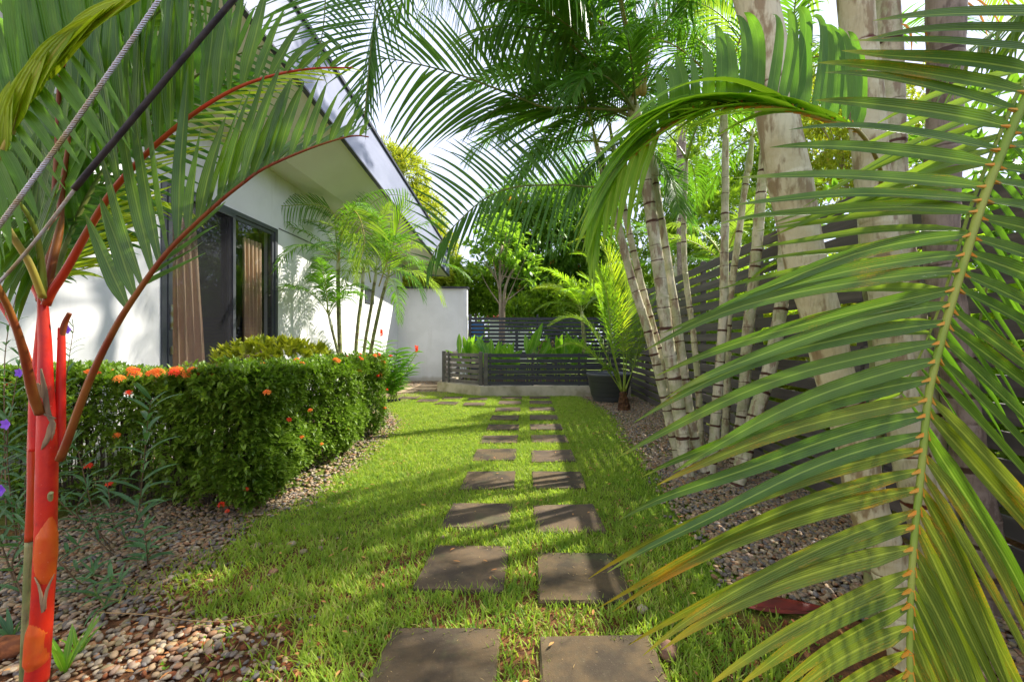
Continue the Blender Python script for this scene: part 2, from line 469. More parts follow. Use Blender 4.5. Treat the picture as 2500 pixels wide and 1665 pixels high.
# more materials
def ground_mat():
    m, t, out = new_mat('garden soil and thatch'); h = N(t)
    geo = t.nodes.new('ShaderNodeNewGeometry')
    sx = t.nodes.new('ShaderNodeSeparateXYZ'); h.l(geo.outputs['Position'], sx.inputs[0])
    n1 = h.noise(2.2, 7, .6, coord='World'); n2 = h.noise(28, 6, .65, coord='World'); n3 = h.noise(120, 3, .6, coord='World')
    soil = h.mix(h.ramp(n2, .35, .65), (.22,.095,.040), (.085,.045,.024))
    thatch = h.mix(h.ramp(n2, .35, .65), (.19,.20,.045), (.09,.13,.02))
    moss = h.mix(h.ramp(n3, .35, .65), (.17,.27,.02), (.08,.15,.015))
    # soil dominates close to the camera, thatch farther down
    y = sx.outputs['Y']; x = sx.outputs['X']
    g = h.math('ADD', h.ramp(y, 1.6, 4.2, 0, 1), h.math('MULTIPLY', h.math('SUBTRACT', n1, .5), 1.6))
    col = h.mix(h.ramp(g, .25, .75), soil, thatch)
    mx_ = h.math('MULTIPLY', h.ramp(x, .55, .85, 0, 1), h.ramp(x, 1.25, 1.55, 1, 0))
    mx_ = h.math('MULTIPLY', mx_, h.ramp(y, 6.5, 7.5, 1, 0))
    mx_ = h.math('MULTIPLY', mx_, h.ramp(y, 1.7, 2.2, 0, 1))
    mx_ = h.math('MULTIPLY', mx_, h.ramp(n1, .38, .56))
    col = h.mix(mx_, col, moss)
    far = h.ramp(y, 15, 22, 0, 1)
    col = h.mix(far, col, (.10,.16,.03))
    p = h.n('ShaderNodeBsdfPrincipled'); p.inputs['Roughness'].default_value = 1; p.inputs['Specular IOR Level'].default_value = .1
    h.l(col, p.inputs['Base Color'])
    b = t.nodes.new('ShaderNodeBump'); b.inputs['Strength'].default_value = .9; b.inputs['Distance'].default_value = .02
    h.l(n2, b.inputs['Height']); h.l(b.outputs[0], p.inputs['Normal'])
    h.l(p.outputs[0], out.inputs[0]); return m
def slab_mat():
    m, t, out = new_mat('weathered concrete slab'); h = N(t)
    n1 = h.noise(4, 7, .6, coord='World'); n2 = h.noise(160, 3, .7, coord='World'); n3 = h.noise(35, 5, .7, coord='World')
    oi = t.nodes.new('ShaderNodeObjectInfo')
    col = h.mix(h.ramp(n1, .38, .60), (.028,.019,.007), (.105,.068,.026))
    n5 = h.noise(2.3, 8, .7, coord='World')
    col = h.mix(h.ramp(n5, .54, .64, 0, .7), col, (.06,.075,.018))
    n6 = h.noise(3.1, 4, .6, coord='World', stretch=(1,1.4,1))
    col = h.mix(h.ramp(n6, .56, .72, 0, .55), col, (.22,.165,.085))
    col = h.mix(h.ramp(n3, .45, .7, 0, .5), col, (.055,.048,.022))
    col = h.mix(h.ramp(n2, .64, .72, 0, .7), col, (.26,.21,.14))
    col = h.mix(h.ramp(n2, .36, .28, 0, .6), col, (.03,.022,.016))
    col = h.mix(h.math('MULTIPLY', oi.outputs['Random'], .35), col, (.17,.115,.08))
    p = h.n('ShaderNodeBsdfPrincipled'); p.inputs['Roughness'].default_value = .9
    h.l(col, p.inputs['Base Color'])
    b = t.nodes.new('ShaderNodeBump'); b.inputs['Strength'].default_value = .5; b.inputs['Distance'].default_value = .004
    h.l(n2, b.inputs['Height']); h.l(b.outputs[0], p.inputs['Normal'])
    h.l(p.outputs[0], out.inputs[0]); return m
def pebble_mat():
    m, t, out = new_mat('river pebble'); h = N(t)
    a = t.nodes.new('ShaderNodeAttribute'); a.attribute_name = 'lf'
    sp = t.nodes.new('ShaderNodeSeparateColor'); h.l(a.outputs['Color'], sp.inputs[0])
    r = t.nodes.new('ShaderNodeValToRGB'); r.color_ramp.interpolation = 'CONSTANT'
    cols = [(.32,.21,.10),(.19,.15,.11),(.40,.27,.15),(.15,.125,.10),(.30,.15,.07),(.19,.17,.16),(.42,.33,.22),(.24,.19,.09),(.32,.21,.14)]
    e = r.color_ramp.elements
    e[0].position = 0; e[0].color = cols[0] + (1,); e[1].position = .11; e[1].color = cols[1] + (1,)
    for i in range(2, 9):
        q = e.new(i / 9); q.color = cols[i] + (1,)
    h.l(sp.outputs[2], r.inputs[0])
    n2 = h.noise(45, 5, .6, coord='World')
    col = h.mix(h.ramp(n2, .4, .7, 0, .5), r.outputs[0], (.12,.085,.05))
    p = h.n('ShaderNodeBsdfPrincipled'); p.inputs['Roughness'].default_value = .62
    h.l(col, p.inputs['Base Color']); h.l(p.outputs[0], out.inputs[0]); return m
M['ground'] = ground_mat(); M['slab'] = slab_mat(); M['pebble'] = pebble_mat()
M['grass'] = leafmat('lawn grass', (.095,.215,.020), (.32,.42,.045), tip=(.44,.44,.12), tipstart=.75, trans=.42, tcol=(.48,.56,.06),
                     streak=0, rough=.5, spec=.25, young=(.50,.42,.16))
M['straw'] = leafmat('dry straw', (.40,.26,.10), (.52,.38,.18), trans=.2, streak=0, rough=.8, spec=.1)
M['moss'] = leafmat('bright moss', (.16,.28,.015), (.26,.38,.02), trans=.3, tcol=(.4,.5,.02), streak=0, rough=.8, spec=.1)
M['hedge'] = leafmat('hedge leaf', (.055,.118,.012), (.19,.28,.025), mid=(.12,.22,.04), trans=.28, tcol=(.22,.42,.02), streak=0, rough=.35,
                     spec=.45, young=(.30,.42,.03))
M['croton'] = leafmat('yellow variegated leaf', (.06,.14,.01), (.30,.32,.02), mid=(.4,.36,.03), trans=.3, tcol=(.5,.5,.02), streak=0, rough=.35)
M['petal'] = leafmat('orange flower petal', (.85,.16,.03), (.90,.33,.05), trans=.3, tcol=(1,.4,.05), streak=0, rough=.5)
M['petal_red'] = leafmat('coral red petal', (.80,.05,.025), (.88,.10,.03), trans=.3, tcol=(1,.2,.05), streak=0, rough=.5)
M['petal_purple'] = leafmat('violet petal', (.20,.06,.70), (.30,.10,.80), trans=.35, tcol=(.4,.2,1), streak=0, rough=.5)
M['ruellia'] = leafmat('long blue green leaf', (.040,.115,.045), (.085,.19,.065), mid=(.12,.22,.08), tip=(.20,.26,.03), tipstart=.95, trans=.25,
                       tcol=(.14,.34,.06), streak=.1, rough=.35)
M['broad'] = leafmat('broad glossy leaf', (.06,.19,.015), (.13,.30,.02), mid=(.40,.50,.10), tip=(.5,.45,.05), tipstart=.95, trans=.42,
                     tcol=(.35,.6,.03), streak=.25, rough=.28, spec=.5)
M['broad_dark'] = leafmat('dark glossy leaf', (.015,.06,.012), (.03,.11,.015), mid=(.14,.26,.06), trans=.2, tcol=(.1,.3,.02), streak=.15, rough=.3)
M['mango'] = leafmat('dark tree leaf', (.045,.11,.012), (.15,.26,.022), trans=.42, tcol=(.18,.36,.02), streak=0, rough=.35, young=(.14,.25,.02))
M['bamboo'] = leafmat('yellow green tree leaf', (.13,.19,.02), (.32,.36,.03), trans=.45, tcol=(.5,.5,.03), streak=0, rough=.5, young=(.50,.30,.05))
M['young'] = leafmat('young tree leaf', (.07,.18,.03), (.22,.36,.04), trans=.4, tcol=(.4,.6,.04), streak=0, rough=.3, spec=.5)
M['bush'] = leafmat('bush leaf', (.07,.17,.015), (.24,.34,.03), trans=.4, tcol=(.35,.5,.02), streak=0, rough=.45)
M['blossom'] = leafmat('orange blossom', (.50,.20,.04), (.60,.30,.06), trans=.2, streak=0)
M['litter'] = leafmat('fallen dry leaf', (.42,.14,.05), (.50,.26,.08), trans=.1, streak=.1, rough=.8)
M['bract'] = plain('dark red fallen sheath', (.30,.035,.018), (.10,.02,.015), rough=.45, scale=9, stretch=(.3,1,1))
M['stone_brown'] = plain('rough brown stone', (.26,.14,.09), (.13,.075,.05), rough=.95, scale=14, bump=.6)
M['clod'] = plain('red brown clay clod', (.30,.10,.035), (.16,.055,.025), rough=1, scale=25, bump=.7)
M['blue_tarp'] = plain('blue plastic sheet', (.05,.25,.65), rough=.5)

def glass_mat():
    m, t, out = new_mat('door glass'); h = N(t)
    tr = t.nodes.new('ShaderNodeBsdfTransparent'); tr.inputs[0].default_value = (.88,.89,.89,1)
    g = t.nodes.new('ShaderNodeBsdfGlossy'); g.inputs['Roughness'].default_value = .005; g.inputs['Color'].default_value = (.95,.97,1,1)
    f = t.nodes.new('ShaderNodeFresnel'); f.inputs[0].default_value = 1.6
    ge = t.nodes.new('ShaderNodeNewGeometry')
    ms = t.nodes.new('ShaderNodeMixShader'); h.l(h.math('MULTIPLY', f.outputs[0], h.math('SUBTRACT', 1.0, ge.outputs['Backfacing'])), ms.inputs[0]); h.l(tr.outputs[0], ms.inputs[1]); h.l(g.outputs[0], ms.inputs[2])
    h.l(ms.outputs[0], out.inputs[0]); return m
def screen_mat():
    m, t, out = new_mat('insect screen mesh'); h = N(t)
    tr = t.nodes.new('ShaderNodeBsdfTransparent')
    d = t.nodes.new('ShaderNodeBsdfDiffuse'); d.inputs[0].default_value = (.05,.05,.055,1)
    ms = t.nodes.new('ShaderNodeMixShader'); ms.inputs[0].default_value = .16
    h.l(tr.outputs[0], ms.inputs[1]); h.l(d.outputs[0], ms.inputs[2]); h.l(ms.outputs[0], out.inputs[0]); return m
M['glass'] = glass_mat(); M['screen'] = screen_mat()

# ------------------------------------------------------------------ ground
gx = np.concatenate([[-90,-40,-15], np.linspace(-6, 6, 61), [15,40,90]])
gy = np.concatenate([[-60,-20,-5], np.linspace(0, 14, 71), [25,50,120,220]])
GX, GY = np.meshgrid(gx, gy)
V = np.stack([GX.ravel(), GY.ravel(), np.zeros(GX.size)], 1)
V[:, 2] = np.where((abs(V[:, 0]) < 5.9) & (V[:, 1] > .1) & (V[:, 1] < 13.9), rng.normal(0, .003, len(V)), 0) - .004
nx, ny = len(gx), len(gy)
ii, jj = np.meshgrid(np.arange(nx-1), np.arange(ny-1)); a0 = (jj*nx+ii).ravel()
o = mk('ground', V, np.stack([a0, a0+1, a0+1+nx, a0+nx], 1), M['ground'], smooth=True, kind='structure')

# ------------------------------------------------------------------ stepping stones
W = .48
rowsL = [(1.844,1.36),(2.59,2.11),(3.27,2.82),(4.06,3.58),(4.91,4.44),(5.63,5.20),(6.40,5.98),(7.18,6.76),(8.05,7.62),(8.92,8.46),(9.62,9.25)]
rowsR = [(1.79,1.31),(2.50,2.02),(3.23,2.76),(4.06,3.59),(4.86,4.40),(5.66,5.22),(6.42,6.00),(7.20,6.78),(8.08,7.66),(8.95,8.50),(9.66,9.28)]
ordinal = ['first','second','third','fourth','fifth','sixth','seventh','eighth','ninth','tenth','eleventh']
look = ['broad dark brown concrete slab with a pale sunlit streak', 'square dark brown slab bordered by grass on all sides', 'brown slab with a tan patch in its middle',
        'dark slab crossed by a thin light line', 'small brown slab half in sun', 'narrow looking dark slab', 'dark red brown slab', 'dark slab mostly in shade',
        'small brown slab', 'tiny far brown slab', 'farthest brown slab in front of the planter kerb']
lookR = ['broad brown slab strewn with straw bits', 'dark square slab touched by palm leaflet tips', 'brown slab with pale stripes of light', 'dark slab with dry grass bits on it',
         'brown slab with speckled top', 'plain tan brown slab in sun', 'small tan slab', 'small pinkish brown slab', 'thin reddish slab', 'tiny dark red slab', 'farthest dark slab beside the kerb']
SLABS = []
def slab(x0, x1, y0, y1, label, rot=0, grp='stepping stones of the double row path'):
    e = .009
    cx, cy = (x0+x1)/2, (y0+y1)/2
    nxs = 7
    gxs = np.linspace(x0+e, x1-e, nxs); gys = np.linspace(y0+e, y1-e, nxs)
    top = []; tx_, ty_ = random.uniform(-.015, .015), random.uniform(-.015, .015)
    for yy in gys:
        for xx in gxs:
            top.append((xx, yy, .022 + tx_*(xx-cx) + ty_*(yy-cy) + random.uniform(-.0012, .0012)))
    m = MB(); n = nxs
    Fq = [(j*n+i, j*n+i+1, (j+1)*n+i+1, (j+1)*n+i) for j in range(n-1) for i in range(n-1)]
    ring = [i for i in range(n)] + [j*n+n-1 for j in range(1, n)] + [(n-1)*n+i for i in range(n-2, -1, -1)] + [j*n for j in range(n-2, 0, -1)]
    V = [np.array(p) for p in top]
    base = len(V)
    for k in ring:
        p = V[k].copy(); d = np.array([p[0]-cx, p[1]-cy]); jit = random.uniform(.1, 1.5)
        p[0] += np.sign(d[0])*e*jit*(abs(d[0]) > (x1-x0)*.45); p[1] += np.sign(d[1])*e*jit*(abs(d[1]) > (y1-y0)*.45); p[2] = .014
        V.append(p)
    for k in range(len(ring)):
        p = V[base+k].copy(); p[2] = -.03; V.append(p)
    L = len(ring)
    for k in range(L):
        a, b = ring[k], ring[(k+1) % L]; c, d = base+k, base+(k+1) % L
        Fq.append((b, a, c, d)); Fq.append((d, c, c+L, d+L))
    V = np.array(V)
    if rot:
        c_, s_ = math.cos(rot), math.sin(rot); q = V[:, :2] - (cx, cy)
        V[:, 0] = cx + q[:, 0]*c_ - q[:, 1]*s_; V[:, 1] = cy + q[:, 0]*s_ + q[:, 1]*c_
    m.add(V, Fq)
    o = m.obj('stepping_stone', M['slab'], origin=(cx, cy, 0))
    tag(o, label, 'stepping stone', grp)
    SLABS.append((x0, x1, y0, y1))
for k, (y1, y0) in enumerate(rowsL):
    j = random.uniform(-.012, .012)
    slab(-.595+j, -.112+j, y0, y1, f'{look[k]}, {ordinal[k]} in the left column', random.uniform(-.03,.03))
for k, (y1, y0) in enumerate(rowsR):
    j = random.uniform(-.012, .012)
    slab(.062+j, .548+j, y0, y1, f'{lookR[k]}, {ordinal[k]} in the right column', random.uniform(-.03,.03))
curve = [(-1.08,8.48,'dark slab just left of the double row at the bend'), (-1.10,9.25,'pinkish slab in front of the kerb corner left of the double row'),
         (-1.66,8.62,'half overgrown slab in the lower row of the leftward bend'), (-1.70,9.45,'small slab by the kerb end in the upper row of the bend'),
         (-2.16,9.00,'brown slab in the middle of the leftward bend'), (-2.72,9.42,'leftmost brown slab of the bend near the gravel')]
for x, y, lb in curve:
    slab(x-.22, x+.22, y-.2, y+.2, lb, random.uniform(-.25,.05), 'stepping stones curving towards the gravel')
big = [(-3.35,10.6,.95,.5,'large pale paving slab lying in gravel nearest the lawn'), (-2.95,11.25,1.0,.45,'large pale paving slab in front of the white wall, middle of three'),
       (-2.75,12.0,.9,.5,'large pale paving slab nearest the white wall')]
M['slab_pale'] = plain('pale sandstone paving', (.42,.32,.20), (.30,.22,.14), rough=.9, scale=5, bump=.3)
for x, y, w, d, lb in big:
    m = MB(); m.box((x-w/2, y-d/2, -.02), (x+w/2, y+d/2, .03), .006)
    tag(m.obj('paving_slab', M['slab_pale'], origin=(x, y, 0)), lb, 'paving slab', 'large paving slabs by the white wall')
m = MB(); P = smooth_path([(-3.75,8.7,.02),(-3.1,8.75,.02),(-2.75,8.95,.02)], 12)
for a, b in zip(P[:-1], P[1:]): beam(a, b, .012, .09, m)
tag(m.obj('lawn_edging', M['capping']), 'thin dark metal edging strip between the gravel and the lawn', 'edging')

# ------------------------------------------------------------------ house
WX = -4.30
ROOF = lambda Y: 4.605 - .085*(Y - 6.7)
house = empty('white_house', (WX-2, 7, 0), 'white rendered house with an overhanging sloped roof and a tall sliding glass door', 'house')
DY0, DY1, DZ1, DZ0 = 4.815, 7.06, 3.24, .35
WT = .22
YE = 14.2
ZT = 4.37
m = MB()
def wbox(y0, y1, z0, z1, m=m): m.box((WX-WT, y0, z0), (WX, y1, z1))
wbox(-2, DY0, -.05, ZT); wbox(DY1, YE, -.05, ZT); wbox(DY0, DY1, DZ1, ZT); wbox(DY0, DY1, -.05, DZ0)
m.obj('wall', M['wall'], house)
# back, end and inner walls close the house
m = MB(); m.box((WX-5.2, -2, -.05), (WX-5.0, YE, 4.9)); m.box((WX-5.0, YE-.2, -.05), (WX-WT, YE, ZT)); m.box((WX-5.0, -2, -.05), (WX-WT, -1.8, ZT))
m.obj('rear_wall', M['wall'], house)
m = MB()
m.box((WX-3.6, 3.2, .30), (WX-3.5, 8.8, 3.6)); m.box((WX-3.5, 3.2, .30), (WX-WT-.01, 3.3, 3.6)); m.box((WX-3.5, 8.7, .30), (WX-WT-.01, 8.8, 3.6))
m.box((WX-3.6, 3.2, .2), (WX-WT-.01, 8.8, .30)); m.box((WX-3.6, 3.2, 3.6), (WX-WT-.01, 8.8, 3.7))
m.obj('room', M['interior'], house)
# drip groove along the wall and thin trim over the door
m = MB(); m.box((WX+.002, DY1+.05, DZ1+.02), (WX+.012, 13.4, DZ1+.035)); m.obj('wall_groove_trim', M['slat_warm'], house)
m = MB(); m.box((WX+.002, 10.9, 2.35), (WX+.03, 11.5, 2.75)); w_ = m.obj('window', M['frame'], house)
m = MB(); m.box((WX+.031, 10.95, 2.4), (WX+.036, 11.45, 2.7)); m.obj('pane', M['glass'], w_)
# soffit, beam and fascia
XF = -3.0
y0, y1 = -1.0, 15.8
prism('soffit', [(WX-.05, y0, 4.375), (XF-.03, y0, ROOF(y0)-.01), (XF-.03, y0, ROOF(y0)+.05), (WX-.05, y0, 4.45)],
      [(WX-.05, y1, 4.0), (XF-.03, y1, ROOF(y1)-.01), (XF-.03, y1, ROOF(y1)+.05), (WX-.05, y1, 4.1)], M['soffit'], house)
m = MB(); beam((WX+.06, -1, 4.27), (WX+.06, 11, 4.27), .118, .16, m); m.obj('soffit_beam', M['soffit'], house)
fz = lambda Y: ROOF(Y)
prism('fascia', [(XF-.03, y0, fz(y0)), (XF+.03, y0, fz(y0)), (XF+.03, y0, fz(y0)+.80), (XF-.03, y0, fz(y0)+.80)],
      [(XF-.03, y1, fz(y1)), (XF+.03, y1, fz(y1)), (XF+.03, y1, fz(y1)+.92), (XF-.03, y1, fz(y1)+.92)], M['fascia'], house)
prism('fascia_trim', [(XF-.035, y0, fz(y0)-.012), (XF+.04, y0, fz(y0)-.012), (XF+.04, y0, fz(y0)+.015), (XF-.035, y0, fz(y0)+.015)],
      [(XF-.035, y1, fz(y1)-.012), (XF+.04, y1, fz(y1)-.012), (XF+.04, y1, fz(y1)+.015), (XF-.035, y1, fz(y1)+.015)], M['capping'], house)
prism('roof_capping', [(XF-.05, y0, fz(y0)+.803), (XF+.07, y0, fz(y0)+.803), (XF+.07, y0, fz(y0)+.86), (XF-.05, y0, fz(y0)+.86)],
      [(XF-.05, y1, fz(y1)+.923), (XF+.07, y1, fz(y1)+.923), (XF+.07, y1, fz(y1)+.98), (XF-.05, y1, fz(y1)+.98)], M['capping'], house)
prism('roof', [(WX-5.4, y0, 5.3), (XF-.051, y0, fz(y0)+.60), (XF-.051, y0, fz(y0)+.70), (WX-5.4, y0, 5.4)],
      [(WX-5.4, y1, 4.6), (XF-.051, y1, fz(y1)+.70), (XF-.051, y1, fz(y1)+.80), (WX-5.4, y1, 4.7)], M['capping'], house)
prism('roof_end_board', [(WX-5.4, 15.8, 3.95), (XF-.031, 15.8, fz(15.8)), (XF-.031, 15.86, fz(15.8)), (WX-5.4, 15.86, 3.95)],
      [(WX-5.4, 15.8, 4.9), (XF-.031, 15.8, fz(15.8)+.9), (XF-.031, 15.86, fz(15.8)+.9), (WX-5.4, 15.86, 4.9)], M['fascia'], house)
for k in range(13):
    yy = .6+1.2*k; z_ = lambda f: (4.375-(4.375-4.0)*(yy+1)/16.8)*(1-f)+(ROOF(yy)-.01)*f
    prism('soffit_joint', [(WX+.13, yy-.006, z_(.1)-.006), (XF-.06, yy-.006, z_(.96)-.004), (XF-.06, yy-.006, z_(.96)), (WX+.13, yy-.006, z_(.1))],
          [(WX+.13, yy+.006, z_(.1)-.006), (XF-.06, yy+.006, z_(.96)-.004), (XF-.06, yy+.006, z_(.96)), (WX+.13, yy+.006, z_(.1))], M['slat_warm'], house)
# sliding door
door = None
m = MB(); fr = .07
for a, b in (((WX-.12, DY0, DZ0), (WX+.02, DY0+fr, DZ1)), ((WX-.12, DY1-fr, DZ0), (WX+.02, DY1, DZ1)),
             ((WX-.12, DY0+fr, DZ1-fr), (WX+.02, DY1-fr, DZ1)), ((WX-.12, DY0+fr, DZ0), (WX+.02, DY1-fr, DZ0+fr))):
    m.box(a, b, .004)
door = m.obj('sliding_door', M['frame'], house)
YM = 6.02
def sash(name, ya, yb, xo, mat, par=door):
    m = MB(); w = .055; x0_, x1_ = WX+xo-.02, WX+xo+.02; za, zb = DZ0+fr+.003, DZ1-fr-.003
    m.box((x0_, ya, za), (x1_, ya+w, zb), .003); m.box((x0_, yb-w, za), (x1_, yb, zb), .003)
    m.box((x0_, ya+w, zb-w), (x1_, yb-w, zb)); m.box((x0_, ya+w, za), (x1_, yb-w, za+w))
    m.obj('sash', M['frame'], par)
    m = MB(); m.box((WX+xo-.004, ya+w, za+w), (WX+xo+.004, yb-w, zb-w)); m.obj(name, mat, par)
sash('pane', YM-.03, DY1-fr-.003, -.02, M['glass'])
sash('pane', DY0+fr+.003, YM+.03, -.065, M['glass'])
sash('insect_screen', DY0+fr+.003, YM+.0, .012-.0, M['screen'])
m = MB(); m.box((WX+.034, DY0+fr+.02, 1.45), (WX+.05, DY0+fr+.045, 1.75), .004); m.box((WX+.034, DY0+fr+.02, 1.15), (WX+.05, DY0+fr+.045, 1.25), .004)
m.obj('handle', M['steel'], door)
def curtain(ya, yb, yb_top, label, folds, z0, z1):
    n = folds*8; V = []; k = 14
    for j in range(k):
        f = j/(k-1); z = z0 + (z1-z0)*f; yb_ = yb + (yb_top - yb)*f**1.5
        for i in range(n+1):
            u = i/n
            ph = u*folds*2*math.pi
            V.append((WX-.17 + .045*math.sin(ph + .6*math.sin(3*u+j*.12))*(1-.15*f), ya+(yb_-ya)*u + .01*math.sin(ph*2+j*.3), z))
    F_ = [(j*(n+1)+i, j*(n+1)+i+1, (j+1)*(n+1)+i+1, (j+1)*(n+1)+i) for j in range(k-1) for i in range(n)]
    m = MB(); m.add(V, F_); o = m.obj('curtain', M['curtain'], smooth=True); tag(o, label, 'curtain')
curtain(4.86, 5.72, 5.50, 'tan pleated curtain behind the screened left panel of the glass door', 7, .36, 3.3)
curtain(6.45, 6.95, 6.90, 'narrow tan curtain behind the clear right panel of the glass door', 5, .36, 2.95)

# ------------------------------------------------------------------ white garden wall beyond the house
wl = empty('garden_wall', (-3.2, 13.7, 0), 'plain white rendered garden wall with a dark top edge at the end of the lawn', 'wall')
m = MB(); m.box((-4.52, 13.70, -.05), (-2.12, 13.88, 3.08)); m.obj('wall_panel', M['wall'], wl)
m = MB(); m.box((-2.12, 13.64, -.05), (-1.98, 13.90, 3.08)); m.box((-4.62, 13.62, -.05), (-4.52, 13.9, 3.08)); m.obj('wall_post', M['wall'], wl)
m = MB(); m.box((-4.7, 13.58, 3.083), (-1.94, 13.94, 3.14)); m.obj('coping', M['capping'], wl)

# ------------------------------------------------------------------ fences
def slat_fence(name, P0, P1, zs, sh, th, mat, label, post_every=None, posts=None, pmat=None, pz=None, lip=0, grp=None):
    P0 = np.array(P0, float); P1 = np.array(P1, float)
    root = empty(name, ((P0[0]+P1[0])/2, (P0[1]+P1[1])/2, 0), label, 'fence', grp)
    for z in zs:
        m = MB(); dz = random.uniform(-.003, .003); beam((P0[0], P0[1], z+dz), (P1[0], P1[1], z+dz+random.uniform(-.002,.002)), th, sh, m); m.obj('slat', mat, root)
    if posts:
        d = (P1-P0)/np.linalg.norm(P1-P0)
        nrm_ = np.array([-d[1], d[0]])
        for s_, side, w in posts:
            c = P0 + (P1-P0)*s_ + nrm_*side
            m = MB(); m.box((c[0]-w/2, c[1]-w/2, pz[0]), (c[0]+w/2, c[1]+w/2, pz[1]), .003)
            m.obj('post', pmat or mat, root)
    return root
# right boundary fence, two stretches; the near one is a little lower
zs = [.085 + .142*k for k in range(17)]
slat_fence('slat_fence', (2.66, 13.6), (2.47, 3.02), zs, .102, .020, M['slat'], 'long charcoal slatted boundary fence behind the palm stems on the right',
           posts=[(s_, .06, .06) for s_ in (.02,.16,.30,.44,.58,.72,.86,.995)], pz=(0, 2.47))
slat_fence('slat_fence', (2.47, 2.98), (2.30, -1.2), zs[:15], .102, .020, M['slat'], 'nearer lower stretch of charcoal slatted fence at the right edge of the picture',
           posts=[(s_, .06, .06) for s_ in (.02,.34,.66,.98)], pz=(0, 2.2))
# back fence
zb = [1.02-.86 + .128*k for k in range(16)]
slat_fence('slat_fence', (-1.95, 13.8), (2.7, 13.8), [z for z in zb if z < 2.2], .092, .03, M['slat_back'], 'dark grey horizontal slat fence closing the far end behind the raised planter',
           posts=[(.012, -.04, .09), (.5, .05, .06)], pz=(0, 2.23))
# planter: kerb and its low fence
kerb = [(-2.36,13.4),(-2.36,10.85),(-1.10,9.80),(2.5,9.80),(2.5,10.06),(-1.0,10.06),(-2.12,11.0),(-2.12,13.4)]
n = len(kerb); V = [(x, y, -.03) for x, y in kerb] + [(x, y, .24) for x, y in kerb]
m = MB(); m.add(V, [tuple(range(n, 2*n))] + [(i, (i+1) % n, (i+1) % n + n, i+n) for i in range(n)])
tag(m.obj('planter_kerb', M['concrete']), 'low stained concrete kerb under the small planter fence', 'kerb')
zz = [.30 + .135*k for k in range(6)]
slat_fence('low_slat_fence', (-.98, 9.93), (2.45, 9.93), zz, .085, .03, M['slat_back'], 'low dark slat fence along the front of the raised planter',
           posts=[(.0, .0, .10), (.03,.04,.05),(.33,.05,.05),(.66,.05,.05)], pz=(.24, 1.03), pmat=M['slat_warm'])
slat_fence('low_slat_fence', (-2.20, 10.97), (-1.12, 10.05), zz, .085, .03, M['slat_warm'], 'short angled grey brown slat panel at the left corner of the planter',
           posts=[(.0, .0, .10), (.16,-.03,.05), (1.0,.0,.09)], pz=(.24, 1.06))
slat_fence('low_slat_fence', (-2.24, 11.1), (-2.24, 13.5), zz, .085, .03, M['slat_warm'], 'short slat panel running back from the planter corner to the white wall',
           posts=[(.98,.0,.09)], pz=(.24, 1.06))
m = MB(); m.add([(-2.1,11.0,.12),(-1.0,10.07,.12),(2.4,10.07,.12),(2.4,13.7,.12),(-2.1,13.7,.12)], [(0,1,2,3,4)])
m.obj('planter_soil', M['soil'], kind='structure')
# ------------------------------------------------------------------ palm building
def strips(p0, c, p1, w, nrm, nseg=6, fold=.35, twist=None, rnd=None, cut=.10, blunt=2.2):
    """a folded, tapering blade for every row; returns V (m,k,3), F (k faces), attr (m,k,3)"""
    m = len(p0)
    t = np.linspace(0, 1, nseg+1)
    tt = t[None, :, None]
    B = (1-tt)**2*p0[:, None] + 2*tt*(1-tt)*c[:, None] + tt**2*p1[:, None]
    Ls = np.linalg.norm(p1-p0, axis=1)[:, None, None]
    ph = rng.uniform(0, 6.28, (m, 1, 1)); kf = rng.uniform(4, 9, (m, 1, 1))
    B = B + np.array([0, 0, 1.0])*Ls*.010*np.sin(kf*tt+ph)*tt + norm(np.cross(p1-p0, nrm))[:, None]*Ls*.008*np.sin(kf*.8*tt+2*ph)*tt
    T = norm(2*(1-tt)*(c-p0)[:, None] + 2*tt*(p1-c)[:, None])
    nn = np.repeat(nrm[:, None], nseg+1, 1)
    side = norm(np.cross(T, nn)); up = np.cross(side, T)
    if twist is not None:
        a = twist[:, None, None]*tt; side, up = side*np.cos(a)+up*np.sin(a), up*np.cos(a)-side*np.sin(a)
    prof = np.minimum(1, .28+.72*(t/cut))**.8 * np.clip(1-t**blunt, 0, 1)**.8
    prof[-1] = .03
    hw = (w[:, None]*prof[None]/2)[..., None]
    L_ = B - side*hw*math.cos(fold) + up*hw*math.sin(fold)
    R_ = B + side*hw*math.cos(fold) + up*hw*math.sin(fold)
    V = np.stack([L_, B, R_], 2).reshape(m, (nseg+1)*3, 3)
    i = np.arange(nseg)*3
    Fc = np.concatenate([np.stack([i, i+1, i+4, i+3], 1), np.stack([i+1, i+2, i+5, i+4], 1)])
    At = np.zeros((m, nseg+1, 3, 3)); At[:, :, 1, 0] = 1
    At[..., 1] = t[None, :, None]
    if rnd is None: rnd = rng.random(m)
    At[..., 2] = rnd[:, None, None]
    return V, Fc, At.reshape(m, (nseg+1)*3, 3)
def strip_part(V, Fc, At):
    m, k = V.shape[:2]
    return (V.reshape(-1, 3), [(Fc[None] + (np.arange(m)*k)[:, None, None]).reshape(-1, 4)], At.reshape(-1, 3))

